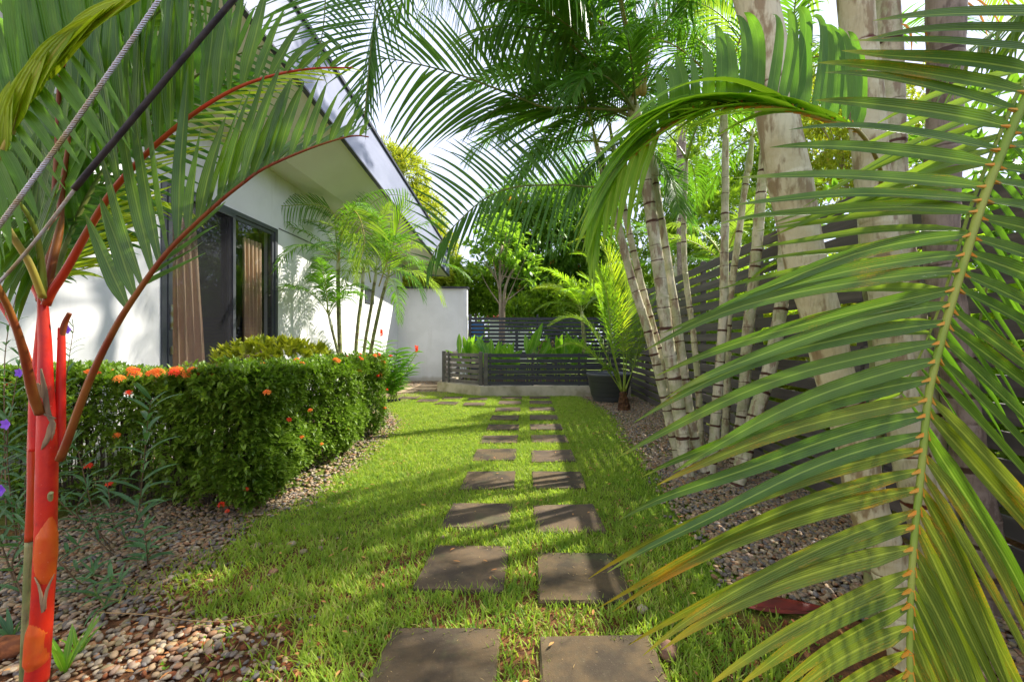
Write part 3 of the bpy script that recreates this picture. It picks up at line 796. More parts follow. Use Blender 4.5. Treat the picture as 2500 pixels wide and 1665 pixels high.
def nat_frond(base, az, el, L, droop=1.0, n=42, ll=.42, lw=.022, mat='green', rmat='rachis', petiole=.16, lift=.35, hang=.35,
              roll=0.0, nseg=4, seed=None, rrad=.011, ang=(62, 28), curl=0.0):
    """a frond as arrays: rachis curve sinking under its weight, leaflets in two rows"""
    rg = np.random.default_rng(seed if seed is not None else int(rng.integers(1e9)))
    N_ = 18
    a, e = R(az), R(el)
    P = [np.array(base, float)]
    ds = L/(N_-1)
    for i in range(N_-1):
        s = i/(N_-1)
        ee = e - droop*(s**1.35)*R(95)
        aa = a + curl*s
        d = np.array([math.cos(aa)*math.cos(ee), math.sin(aa)*math.cos(ee), math.sin(ee)])
        P.append(P[-1] + d*ds)
    P = np.array(P)
    return frond_arrays(P, n, ll, lw, petiole, lift, hang, roll, nseg, rg, rrad, ang) + (mat, rmat)
def frond_arrays(P, n, ll, lw, petiole, lift, hang, roll, nseg, rg, rrad, ang):
    P = smooth_path(P, 26)
    T = norm(np.gradient(P, axis=0))
    s = np.linspace(petiole, .985, n)
    parts = []
    u = s*(len(P)-1); i0 = np.minimum(u.astype(int), len(P)-2); f = (u-i0)[:, None]
    A = P[i0]*(1-f)+P[i0+1]*f; TT = norm(T[i0]*(1-f)+T[i0+1]*f)
    side = norm(np.cross(TT, np.tile([0, 0, 1.0], (n, 1)) + 1e-3)); up = np.cross(side, TT)
    if roll:
        side, up = side*math.cos(roll)+up*math.sin(roll), up*math.cos(roll)-side*math.sin(roll)
    v = (s-petiole)/(1-petiole)
    length = ll*np.clip(.42+1.5*v, 0, 1)*np.clip(1.30-1.0*v, .22, 1)
    for sg in (-1, 1):
        an = R(ang[0]) + (R(ang[1])-R(ang[0]))*v + rg.normal(0, .05, n)
        li = lift + rg.normal(0, .10, n)
        D = TT*np.cos(an)[:, None] + sg*side*(np.sin(an)*np.cos(li))[:, None] + up*(np.sin(an)*np.sin(li))[:, None]
        Ln = length*(1+rg.normal(0, .07, n))
        h_ = hang*(1+rg.normal(0, .25, n))
        p1 = A + D*Ln[:, None]*(1-.25*h_)[:, None] + np.array([0, 0, -1])*(Ln*h_)[:, None]
        c = A + D*Ln[:, None]*.55 + np.array([0, 0, 1])*(Ln*.04)[:, None]
        nr = norm(np.cross(D, sg*np.cross(up, D)) * -1)
        nr = norm(up - D*(up*D).sum(1, keepdims=True))
        parts.append(strips(A, c, p1, lw*np.clip(.7+.9*v, 0, 1)*np.clip(1.5-1.0*v, .3, 1)*(1+rg.normal(0, .08, n)), nr, nseg, twist=rg.normal(0, .5, n)))
    rad = np.linspace(rrad, rrad*.22, len(P)); rad[:3] *= (1.9, 1.45, 1.1)
    rV, rF = tube(P, rad, 5)
    return parts, (rV, rF), P
def add_frond(fr, parent, name='frond', label=None, individual=False, joints=False):
    parts, (rV, rF), P, mat, rmat = fr
    fo = mk(name, rV, rF, M[rmat], parent, smooth=True, origin=P[0])
    if individual:
        for V, Fc, At in parts:
            for k in range(len(V)):
                mk('leaflet', V[k], Fc, M[mat] if not isinstance(mat, list) else mat[k], fo, attr=At[k], smooth=True, origin=V[k][1])
    else:
        V, Fl, At = join([strip_part(*p) for p in parts])
        mk('leaflets', V, Fl, M[mat], fo, attr=At, smooth=True, kind='stuff', origin=P[0])
    if label: fo['label'] = label
    return fo

def hero_frond(parent, rach, sides, rrad, mat, rmat, label=None, nseg=10, start=None, jitter=1.0, ends=(1, .25), lowmat=None, lowfrom=.6, joint=False, name='frond', individual=True):
    """rach: [(px,py,Y)..] base to tip; sides: list of dict(tab=[(ax,ay,tx,ty,dY)..], n, w, bulge, face)"""
    P = smooth_path([at(*p) for p in rach], 60)
    pr = np.stack([VX + P[:, 0]/P[:, 1]*F, VY - (P[:, 2]-H)/P[:, 1]*F], 1)
    rad = np.interp(np.linspace(0, 1, 60), [0, 1], [rrad*ends[0], rrad*ends[1]])
    rV, rF = tube(P, rad, 8)
    fo = mk(name, rV, rF, M[rmat], parent, smooth=True, origin=P[0])
    if label: fo['label'] = label
    jV = []
    allp = []
    for sd in sides:
        tab = sd['tab']
        ss = [float(np.argmin(np.hypot(pr[:, 0]-a[0], pr[:, 1]-a[1]))) for a in tab]
        # tips as places in the garden, interpolated along the rachis
        idx = np.array(ss); o_ = np.argsort(idx, kind='stable'); idx = idx[o_] + np.arange(len(o_))*1e-4
        tips = np.array([at(tab[k][2], tab[k][3], P[int(ss[k])][1] + (tab[k][4] if len(tab[k]) > 4 else sd.get('dY', 0))) for k in o_])
        n = sd['n']
        u = np.linspace(idx[0], idx[-1], n)
        u[1:-1] += rng.normal(0, .12, n-2)*jitter
        i0 = np.clip(u.astype(int), 0, 58); f = (u-i0)[:, None]
        A = P[i0]*(1-f)+P[i0+1]*f
        E = np.stack([np.interp(u, idx, tips[:, k]) for k in range(3)], 1)
        Ln = np.linalg.norm(E-A, axis=1)
        E = E + rng.normal(0, .022, (n, 3))*Ln[:, None]*jitter
        E = A + (E-A)*(1+rng.normal(0, .05, n)*jitter)[:, None]
        bu = np.array(sd.get('bulge', (0, 0, .12)))
        C = (A+E)/2*1.0 + bu*Ln[:, None]*(1+rng.normal(0, .25, n)*jitter)[:, None]
        C = A + (C-A)*sd.get('cpos', 1.0)
        fc = np.tile(np.array(sd.get('face', (0, -1, .5)), float), (n, 1)) + rng.normal(0, .18, (n, 3))*jitter
        w = sd['w']*np.interp(np.linspace(0, 1, n), [0, .12, .75, 1], sd.get('wp', (.75, 1, 1, .45)))*(1+rng.normal(0, .07, n))
        V, Fc, At = strips(A, C, E, w, norm(fc), nseg, fold=sd.get('fold', .45), twist=rng.normal(sd.get('tw', 0), .35, n), cut=sd.get('cut', .14), blunt=sd.get('blunt', 2.4))
        if individual:
            for k in range(n):
                mm = M[mat]
                if lowmat and (u[k]-10*rng.random()*.5)/59 > lowfrom: mm = M[lowmat]
                if 'mat' in sd: mm = M[sd['mat']]
                mk('leaflet', V[k], Fc, mm, fo, attr=At[k], smooth=True, origin=V[k][1])
        else:
            allp.append(strip_part(V, Fc, At))
        if joint:
            for k in range(n):
                d = norm(E[k]-A[k]); jv, jf = tube(np.array([A[k], A[k]+d*.010, A[k]+d*.022]), [rrad*.75, rrad*.5, rrad*.22], 5)
                jV.append((jv, jf, None))
    if allp:
        V, Fl, At = join(allp)
        mk('leaflets', V, Fl, M[mat], fo, attr=At, smooth=True, kind='stuff', origin=P[0])
    if jV:
        V, Fl, At = join(jV); mk('leaflet_joints', V, Fl, M['joint'], fo, kind='stuff', origin=P[0])
    return fo

def trunk_mesh(path, r0, r1, node=.14, ringw=.010, k=14, swell=.06, jit=1.0, top_swell=None):
    """path of world points bottom to top; recessed, dark ringed nodes every `node` metres"""
    P = smooth_path(path, 200)
    s = np.concatenate([[0], np.cumsum(np.linalg.norm(np.diff(P, axis=0), axis=1))]); L = s[-1]
    nodes = []; z = random.uniform(.02, .06)
    while z < L-.03:
        nodes.append(z); z += node*(.55 + .75*min(1, z/(L*.7)))*random.uniform(.6, 1.45)
    us, rr, ring = [0.0], [1+swell], [.2]
    for q, nd in enumerate(nodes):
        ga = random.choice([.35,.5,.6,.8,1,1.15])
        nxt = nodes[q+1] if q+1 < len(nodes) else L
        for d, r_, g in ((-ringw*1.4, 1+swell*.9, .1), (-ringw*.55, 1+swell*1.3, .6), (0, 1-.01, 1), (ringw*.7, 1+swell*.5, .65), (ringw*2.0, 1+.01, .12)):
            us.append(nd+d); rr.append(r_); ring.append(g*ga)
        for f in (.4, .75):
            us.append(nd+ringw*2+(nxt-nd-ringw*4)*f); rr.append(1-.015+.02*f); ring.append(0)
    us.append(L); rr.append(1); ring.append(0)
    o_ = np.argsort(us); us = np.clip(np.array(us)[o_], 0, L); rr = np.array(rr)[o_]; ring = np.array(ring)[o_]
    C = np.stack([np.interp(us, s, P[:, j]) for j in range(3)], 1)
    C += np.cumsum(rng.normal(0, .0006, C.shape), 0)*jit
    base_r = np.interp(us, [0, L], [r0, r1])
    if top_swell:
        for pos_, amt, wd in top_swell: base_r = base_r*(1+amt*np.exp(-((us/L-pos_)/wd)**2))
    V, Fl = tube(C, base_r*rr, k)
    V[:len(C)*k] += rng.normal(0, .0012, (len(C)*k, 3))
    At = np.zeros((len(V), 3)); At[:len(C)*k, 0] = np.repeat(ring, k); At[:len(C)*k, 1] = np.repeat(us/L, k); At[:, 2] = random.random()
    return V, Fl, At, P
def trunk(parent, path, r0, r1, mat='trunk', name='trunk', **kw):
    V, Fl, At, P = trunk_mesh(path, r0, r1, **kw)
    mk(name, V, Fl, M[mat], parent, attr=At, smooth=True, origin=P[0])
    return P
def shaft(parent, a, b, r0, r1, mat='crownshaft', name='crownshaft'):
    P = smooth_path([a, b], 10); rr = np.interp(np.linspace(0, 1, 10), [0, .15, .6, 1], [r0*.9, r0*1.15, (r0+r1)/2, r1])
    V, Fl = tube(P, rr, 12); At = np.zeros((len(V), 3)); At[:, 2] = .5
    mk(name, V, Fl, M[mat], parent, attr=At, smooth=True, origin=P[0])

def pl(pts, Y, dY=0.0):
    """picture-measured centre line of a leaning stem standing Y metres away, leaning dY over its length"""
    n = len(pts)
    return [at(x, y, Y + dY*i/(n-1)) for i, (x, y) in enumerate(pts)]

# ------------------------------------------------------------------ palm stems on the right
def palm(label, path, r0, r1, mat='trunk', crown=None, fronds=(), group='palm stems along the right fence', node=.14, shaft_len=.5, shaft_r=None, cs=True, **kw):
    g = path[0].copy(); 
    # carry the stem down into the soil
    d = norm(path[1]-path[0]);
    if g[2] > -.03: path = [g + d*(-(g[2]+.04)/max(d[2], .3))] + list(path)
    root = empty('palm_tree', (path[0][0], path[0][1], 0), label, 'palm tree', group)
    r0, r1 = r0*1.06, r1*1.06
    P = trunk(root, path, r0, r1, mat, node=node, **kw)
    top = P[-1]; T = norm(P[-1]-P[-6])
    if cs:
        sr = shaft_r or r1*1.15
        shaft(root, top - T*.01, top + T*shaft_len, sr, sr*.45)
        top = top + T*shaft_len*.93
    for fr in fronds:
        fr = dict(fr); b = top - T*fr.pop('down', .05)
        add_frond(nat_frond(b, **fr), root)
    return root, top
def fan(count, el=(75, 20), L=1.5, az0=0, seed=0, **kw):
    rg = np.random.default_rng(seed); out = []
    for k in range(count):
        e = el[0] + (el[1]-el[0])*k/max(1, count-1)
        out.append(dict(az=az0 + 137.5*k + rg.normal(0, 8), el=e + rg.normal(0, 4), L=L*rg.uniform(.85, 1.1), droop=rg.uniform(.75, 1.15), seed=int(rg.integers(1e8)), down=.03+.02*k, **kw))
    return out

# the clump, about four metres away
t2, top2 = palm('thickest dark ringed pale stem at the front of the clump left of centre fence', pl([(1682,1172),(1676,1140),(1653,955),(1632,840),(1616,704),(1600,589),(1585,485),(1566,380),(1552,300)], 3.95, .1), .060, .052,
     node=.15, ringw=.013, shaft_len=.42, fronds=fan(4, (80, 55), 1.7, 20, 3, n=50, ll=.5, lw=.026, mat='dark', rmat='rachis'))
palm('slim pale stem pressed against the right side of the thick ringed stem', pl([(1722,1150),(1705,1110),(1684,1007),(1660,824),(1642,704),(1621,563),(1600,430)], 4.05, .2), .046, .034,
     node=.2, fronds=fan(4, (70, 25), 1.4, 70, 5, n=44, ll=.42, lw=.02, mat='green'))
palm('slender leaning stem, leftmost of the clump, passing in front of the fence', pl([(1665,1150),(1643,1060),(1611,918),(1579,800),(1545,690),(1505,533),(1480,440)], 4.2, .15), .048, .036,
     node=.19, fronds=fan(5, (70, 5), 1.6, 200, 11, n=50, ll=.45, lw=.024, mat='dark'))
palm('second slender stem leaning left, with thin dark rings, crossing the leftmost one', pl([(1668,1140),(1640,1030),(1618,900),(1585,770),(1552,640),(1528,530),(1510,430)], 4.35, .2), .040, .032,
     node=.14, fronds=fan(4, (70, 10), 1.5, 120, 12, n=48, ll=.42, lw=.022, mat='green'))
palm('very thin pale stem behind the clump between two thicker ones', pl([(1712,1090),(1707,1000),(1700,903),(1689,798),(1673,673),(1668,560),(1672,470)], 4.75, .2), .036, .026,
     node=.2, fronds=fan(4, (80, 30), 1.5, 10, 14, n=44, ll=.40, lw=.02, mat='green'))
t5, top5 = palm('straight upright stem with bare pinkish sheath in the middle of the clump', pl([(1735,1150),(1742,1060),(1757,850),(1762,746),(1765,600),(1766,480),(1767,330)], 4.05, .1), .048, .030,
     node=.17, fronds=fan(5, (80, 20), 1.5, 150, 16, n=46, ll=.42, lw=.02, mat='green', rmat='rachis_yellow'))
palm('thin stem close behind the upright pinkish stem', pl([(1768,1120),(1775,960),(1778,809),(1790,680),(1815,505),(1826,420)], 4.5, .1), .038, .030, node=.2,
     fronds=fan(4, (70, 20), 1.3, 30, 17, n=40, ll=.38, lw=.02, mat='green'))
palm('grey banded stem just left of the bent yellowish stem', pl([(1795,1140),(1815,981),(1825,824),(1841,673),(1852,520),(1862,410),(1868,330)], 4.15, .1), .052, .046, node=.15,
     fronds=fan(5, (75, 20), 1.5, 60, 18, n=46, ll=.42, lw=.022, mat='midgreen'))
palm('yellowish stem bending to the right at its foot, rightmost of the clump', pl([(1802,1165),(1822,1090),(1846,1007),(1877,903),(1898,798),(1911,680),(1915,560),(1918,420),(1922,330)], 3.7, .2), .062, .046, node=.15, ringw=.012,
     fronds=fan(4, (75, 30), 1.5, 250, 19, n=46, ll=.42, lw=.022, mat='green'))
# the three thick stems close to the camera
palm('thickest pale palm trunk leaning left, with an orange stained ring, close to the camera', pl([(2226,1640),(2197,1486),(2174,1371),(2128,1256),(2092,1103),(2072,1030),(2036,921),(2000,768),(1962,640),(1935,497),(1898,306),(1868,115),(1820,-80)], 1.62, .1), .062, .072,
     'trunk_big', node=.26, ringw=.010, k=20, swell=.03, shaft_len=.9, top_swell=[(.70, .08, .10)], group='thick palm trunks at the right edge',
     fronds=[dict(az=a, el=e, L=l, droop=d, n=56, ll=.55, lw=.03, mat='green', rmat='rachis', down=.1+.03*i, seed=40+i, nseg=5) for i, (a, e, l, d) in
             enumerate([(100,40,2.3,.8),(140,35,2.6,.75),(60,50,2.2,.8),(170,50,2.2,.7),(20,40,2.2,.8),(115,68,2.2,.7),(-40,60,2.0,.8)])])
palm('smooth pale trunk with a green waxy upper part, second of the thick near trunks', pl([(2300,1560),(2289,1371),(2258,1256),(2231,1141),(2212,1036),(2192,921),(2176,768),(2150,577),(2128,400),(2112,200),(2098,100),(2085,-60)], 1.78, .1), .062, .064,
     'trunk_big', node=.3, k=18, swell=.03, shaft_len=.9, group='thick palm trunks at the right edge',
     fronds=[dict(az=a, el=e, L=l, droop=d, n=54, ll=.55, lw=.03, mat='dark', rmat='rachis', down=.1+.03*i, seed=60+i, nseg=5) for i, (a, e, l, d) in
             enumerate([(90,45,2.3,.8),(125,55,2.6,.75),(40,45,2.2,.8),(160,60,2.2,.7),(0,40,2.0,.8)])])
palm('slightly darker trunk behind the second thick trunk, with widely spaced rings', pl([(2330,1480),(2310,1300),(2282,1150),(2262,1000),(2246,900),(2222,760),(2200,600),(2186,450),(2180,300),(2172,100),(2165,-40)], 2.1, .1), .056, .050,
     'trunk', node=.28, k=16, swell=.03, shaft_len=.6, group='thick palm trunks at the right edge', fronds=[])
palm('weathered brown banded trunk, rightmost and farthest back of the thick ones', pl([(2452,1560),(2430,1420),(2404,1295),(2373,1141),(2352,997),(2336,844),(2310,691),(2302,577),(2306,400),(2310,200),(2312,115),(2312,-60)], 1.95, .1), .060, .066,
     'trunk_brown', node=.24, ringw=.012, k=18, swell=.05, shaft_len=.6, group='thick palm trunks at the right edge', top_swell=[(.93, .12, .03)],
     fronds=[dict(az=a, el=e, L=l, droop=d, n=54, ll=.5, lw=.028, mat='midgreen', rmat='rachis_yellow', down=.1+.03*i, seed=80+i, nseg=5) for i, (a, e, l, d) in
             enumerate([(75,50,2.2,.8),(35,40,2.2,.85),(110,60,2.4,.75),(-10,50,2.0,.8)])])

# ---- large arching fronds of the clump over the lawn
K = top2
hero_frond(t2, [(1552,262,4.0),(1500,268,3.95),(1400,262,3.8),(1330,262,3.7),(1250,232,3.55),(1200,213,3.45),(1129,186,3.35),(1060,167,3.25),(999,153,3.2),(945,144,3.15),(905,146,3.1)],
   [dict(tab=[(1460,268,1330,-60),(1330,262,1215,-55),(1250,232,1120,-45),(1200,213,1040,-2),(1129,186,962,12),(1080,170,925,35),(1050,165,908,50),(1000,153,893,88),(945,144,880,130)], n=30, w=.036, bulge=(.02,0,.06), face=(0,-1,.3), cut=.1, blunt=3),
    dict(tab=[(1460,268,1220,395),(1330,262,1115,330),(1250,232,1040,365),(1200,213,985,392),(1150,195,960,385),(1100,178,950,362),(1050,165,944,325),(1000,153,930,255),(945,144,905,190)], n=31, w=.042, bulge=(-.03,0,.11), face=(0,-1,.3), cut=.1, blunt=3)],
   .014, 'green', 'rachis_dark', 'great frond spread against the sky over the house roof', nseg=7, individual=True)
hero_frond(t2, [(1550,330,4.0),(1535,430,3.9),(1466,456,3.8),(1374,452,3.65),(1259,457,3.5),(1183,486,3.4),(1106,555,3.3),(1062,612,3.25),(1045,650,3.25)],
   [dict(tab=[(1466,456,1370,300),(1374,452,1235,300),(1259,457,1110,330),(1183,486,1030,385),(1106,555,985,475),(1062,612,985,570),(1045,650,1010,650)], n=34, w=.030, bulge=(.03,0,.10), face=(0,-1,.3), cut=.1),
    dict(tab=[(1466,456,1420,640),(1374,452,1330,640),(1259,457,1200,600),(1183,486,1130,610),(1106,555,1070,665),(1062,612,1045,700),(1045,650,1040,722)], n=34, w=.028, bulge=(-.03,0,.02), face=(0,-1,.3), cut=.1)],
   .013, 'dark', 'rachis_dark', 'drooping frond whose tip hangs before the white garden wall', nseg=7, individual=True)
hero_frond(t2, [(1548,270,4.0),(1500,205,3.9),(1440,150,3.8),(1360,85,3.7),(1290,68,3.6),(1215,65,3.5),(1165,90,3.45),(1143,130,3.4)],
   [dict(tab=[(1460,165,1420,330),(1360,85,1330,260),(1290,68,1250,200),(1215,65,1190,150),(1143,130,1135,170)], n=22, w=.045, bulge=(-.04,0,.08), face=(0,-1,.3)),
    dict(tab=[(1460,165,1340,230,.3),(1360,85,1200,180,.3),(1290,68,1120,140,.3),(1215,65,1080,120,.3),(1143,130,1120,165,.2)], n=20, w=.030, bulge=(-.04,0,.16), face=(0,-.4,1), mat='midgreen')],
   .012, 'green', 'rachis_dark', 'short dark arching frond near the top centre', nseg=6)
# stout yellowish leaf stalks rising out of the crown, their blades hanging back into view
for k, (rx, lab, mt) in enumerate([([(1552,235,4.0),(1535,150,3.9),(1480,70,3.7),(1400,0,3.5),(1330,-70,3.3),(1230,-120,3.1),(1120,-110,2.9)], 'long yellow stalked frond rising to the upper left', 'dark'),
                 ([(1556,230,4.0),(1550,140,4.0),(1525,40,3.9),(1500,-60,3.8),(1430,-170,3.6),(1330,-200,3.5)], 'steep frond behind the long yellow stalked one', 'dark'),
                 ([(1560,230,4.0),(1562,140,4.0),(1550,20,4.0),(1545,-80,4.0),(1500,-220,3.9),(1420,-290,3.8)], 'upright frond leaving the top of the picture', 'green'),
                 ([(1570,230,4.0),(1580,150,4.1),(1600,20,4.2),(1640,-90,4.3),(1730,-170,4.4)], 'frond rising to the right of the crown', 'dark')]):
    P0 = [at(*p) for p in rx]
    fr = frond_arrays(np.array(P0), 52, .78, .034, .34, -.25, .85, 0, 5, np.random.default_rng(100+k), .019, (70, 40))
    add_frond(fr + (mt, 'rachis_yellow'), t2, label=lab)
# further natural fronds of this crown, hanging over the lawn
for k, (az, el, L, dr, mt) in enumerate([(185,35,2.0,.8,'dark'),(200,15,1.8,.75,'dark'),(215,45,1.9,.9,'green'),(170,20,1.9,.8,'green'),(235,10,1.5,.8,'dark'),(160,50,2.1,.85,'dark'),(250,30,1.3,.9,'green'),(150,5,1.6,.6,'dark'),(190,60,2.2,.9,'green')]):
    add_frond(nat_frond(at(1553,300,4.05)+np.array([0,0,.02*k]), az, el, L, dr, n=60, ll=.50, lw=.029, mat=mt, rmat='rachis_dark', seed=300+k, nseg=4), t2)

hero_frond(t2, [(1500,-400,3.6),(1250,-520,3.3),(1050,-330,3.0),(960,-150,2.85),(925,-40,2.8),(912,60,2.75),(902,160,2.72),(890,288,2.7)],
   [dict(tab=[(960,-150,720,-80),(925,-40,690,30),(912,60,705,110),(908,110,740,165),(902,160,820,250),(890,288,862,330)], n=34, w=.026, bulge=(0,0,.05), face=(0,-1,.3)),
    dict(tab=[(960,-150,1060,60),(925,-40,1000,130),(912,60,925,260),(902,160,905,300),(890,288,892,345)], n=20, w=.020, bulge=(0,0,.03), face=(0,-1,.3))],
   .012, 'dark', 'rachis_dark', 'frond hanging straight down beside the roof edge', nseg=6)
hero_frond(t2, [(1500,-450,3.5),(1150,-560,3.1),(920,-420,2.8),(830,-220,2.65),(800,-60,2.6),(790,60,2.6),(775,150,2.6)],
   [dict(tab=[(830,-220,600,-100),(800,-60,610,30),(790,60,640,110),(775,150,740,200)], n=26, w=.026, bulge=(0,0,.05), face=(0,-1,.3)),
    dict(tab=[(830,-220,930,-60),(800,-60,900,60),(790,60,860,130),(775,150,800,215)], n=26, w=.024, bulge=(0,0,.05), face=(0,-1,.3))],
   .012, 'dark', 'rachis_dark', 'frond hanging behind the scarlet stalked leaves', nseg=6)
# ---- lime frond bending across the thick trunk
g1, _ = palm('low palm with a lime green arching frond, its stem hidden among the near trunks', pl([(2130,1450),(2135,1200),(2140,900),(2120,700)], 1.9, .1), .030, .026, 'trunk_green', node=.12, shaft_len=.5, shaft_r=.024, group='low palms among the near trunks')
hero_frond(g1, [(2140,520,1.75),(2150,420,1.55),(2097,322,1.32),(2021,296,1.28),(1925,268,1.25),(1830,260,1.24),(1753,262,1.23),(1676,283,1.22),(1604,328,1.21),(1527,390,1.20),(1470,462,1.20),(1440,540,1.20)],
   [dict(tab=[(2097,322,2076,90),(2021,296,2015,62),(1990,288,1990,40),(1925,268,1930,25),(1870,262,1890,30),(1830,260,1800,45),(1790,260,1770,60),(1753,262,1735,90),(1700,275,1690,120),(1676,283,1650,125),(1604,328,1590,190),(1527,390,1510,330)], n=23, w=.038, bulge=(.12,0,.26), face=(0,-1,.1), mat='green', fold=.3, cut=.08, blunt=2.8, cpos=1.15),
    dict(tab=[(2097,322,1700,350,-.06),(2021,296,1600,350,-.08),(1925,268,1500,340,-.08),(1830,260,1430,420,-.08),(1753,262,1405,520,-.08),(1676,283,1400,570,-.08),(1604,328,1415,610,-.08),(1527,390,1425,650,-.06),(1470,462,1440,680,-.05),(1440,540,1450,700,-.03)], n=32, w=.044, bulge=(-.02,-.03,.31), face=(0,-.5,1), mat='lime', fold=.35, cut=.08),
    dict(tab=[(1604,328,1540,560),(1527,390,1480,600),(1470,462,1455,640),(1440,540,1470,680)], n=9, w=.028, bulge=(-.04,0,.08), face=(0,-1,.2), mat='lime')],
   .0085, 'lime', 'rachis_yellow', 'lime green frond arching over to the left with upright broad leaflets', nseg=10, joint=True)

# ---- the big frond in the foreground on the right
hero = empty('foreground_palm', (1.62, .55, 0), 'palm at the right edge whose huge rust flecked frond hangs across the foreground', 'palm tree')
tr = [np.array([1.62,.55,-.04]), np.array([1.64,.56,.8]), np.array([1.60,.60,1.5]), np.array([1.52,.66,2.1])]
trunk(hero, tr, .05, .045, 'trunk_big', node=.2)
rx = [(3600,-1150,.66),(3180,-620,.72),(2800,-160,.80),(2620,40,.84),(2500,250,.87),(2440,385,.88),(2396,500,.88),(2350,650,.88),(2316,764,.88),(2288,870,.88),(2266,971,.88),(2250,1141,.87),(2234,1290,.86),(2226,1400,.85),(2221,1562,.84),(2224,1680,.83),(2235,1790,.82)]
left = [(2620,40,2120,70),(2500,250,2020,165),(2475,310,1960,240),(2450,360,1965,295),(2420,430,1845,385),(2396,500,1720,560),(2375,560,1669,806),(2355,630,1535,858),(2335,700,1600,925),(2316,764,1545,1010),(2300,820,1500,1090),
        (2285,880,1590,1200),(2266,971,1600,1170),(2258,1040,1480,1375),(2250,1141,1450,1440),(2242,1210,1490,1500),(2236,1270,1560,1585),(2230,1340,1640,1562),(2226,1400,1765,1670),(2222,1480,1830,1760),(2221,1562,1900,1850),(2224,1680,1980,1950),(2235,1790,2080,2050)]
right = [(2620,40,3150,-150),(2500,250,3100,180),(2440,385,3060,520),(2396,500,3020,700),(2350,650,2960,960),(2316,764,2890,1250),(2288,870,2820,1420),(2266,971,2740,1560),(2250,1141,2600,1780),(2234,1290,2520,1880),(2226,1400,2460,1960),(2221,1562,2400,2040),(2224,1680,2370,2080),(2235,1790,2340,2100)]
hero_frond(hero, rx, [dict(tab=left, n=39, w=.036, bulge=(-.04,.02,.08), dY=.06, face=(.05,-1,.25), fold=.36, wp=(1,1,1,.7)),
                      dict(tab=right, n=39, w=.036, bulge=(.03,.02,.05), dY=-.05, face=(0,-1,.25), fold=.36, wp=(1,1,1,.7))],
   .0092, 'hero', 'rachis', 'huge frond hanging tip down in front of the trunks', nseg=14, lowmat='herolow', lowfrom=.68, joint=True, ends=(1.2, .55))
rx2 = [(3300,-900,.9),(2760,-260,1.02),(2520,160,1.1),(2440,330,1.12),(2372,500,1.13),(2330,640,1.13),(2290,760,1.13),(2250,860,1.12),(2200,960,1.12)]
hero_frond(hero, rx2, [dict(tab=[(2520,160,2100,330),(2440,330,1980,560),(2372,500,1860,560),(2330,640,1760,700),(2290,760,1980,760),(2250,860,2020,900),(2200,960,2080,1010)], n=22, w=.030, bulge=(-.02,0,.06), dY=.05, mat='midgreen', face=(0,-1,.5)),
                       dict(tab=[(2520,160,2750,560),(2440,330,2700,700),(2372,500,2620,880),(2330,640,2560,960),(2290,760,2500,1040),(2250,860,2420,1080),(2200,960,2320,1140)], n=22, w=.030, bulge=(.02,0,.03), dY=.05, mat='green', face=(0,-1,.5))],
   .009, 'midgreen', 'rachis', 'fresh green frond directly behind the huge one', nseg=8)
rx3 = [(3300,-700,1.3),(2900,-250,1.4),(2620,-60,1.45),(2450,60,1.5),(2330,150,1.52)]
P3 = np.array([at(*p) for p in rx3])
add_frond(frond_arrays(P3, 46, .5, .03, .2, -.1, .5, 0, 6, np.random.default_rng(5), .010, (65, 30)) + ('hero', 'rachis'), hero, label='dark frond coming in from the upper right corner')

# dry orange leaf tips at the upper right
root = [o_ for o_ in COL.objects if o_.name.startswith('palm_tree') and 'weathered' in o_.get('label', '')][0]
for ax, ay, tx, ty in ((2360,-10,2452,85),(2350,5,2412,95),(2400,-30,2475,40),(2330,20,2360,50),(2200,60,2225,130),(2240,80,2265,110)):
    a_, e_ = at(ax, ay, 2.1)[None], at(tx, ty, 2.05)[None]
    V, Fc, At = strips(a_, (a_+e_)/2+np.array([[.03,0,.06]]), e_, np.array([.022]), np.array([[0,-1,.3]]), 7)
    mk('dry_leaf', V[0], Fc, M['orange_leaf'], root, attr=At[0], smooth=True)
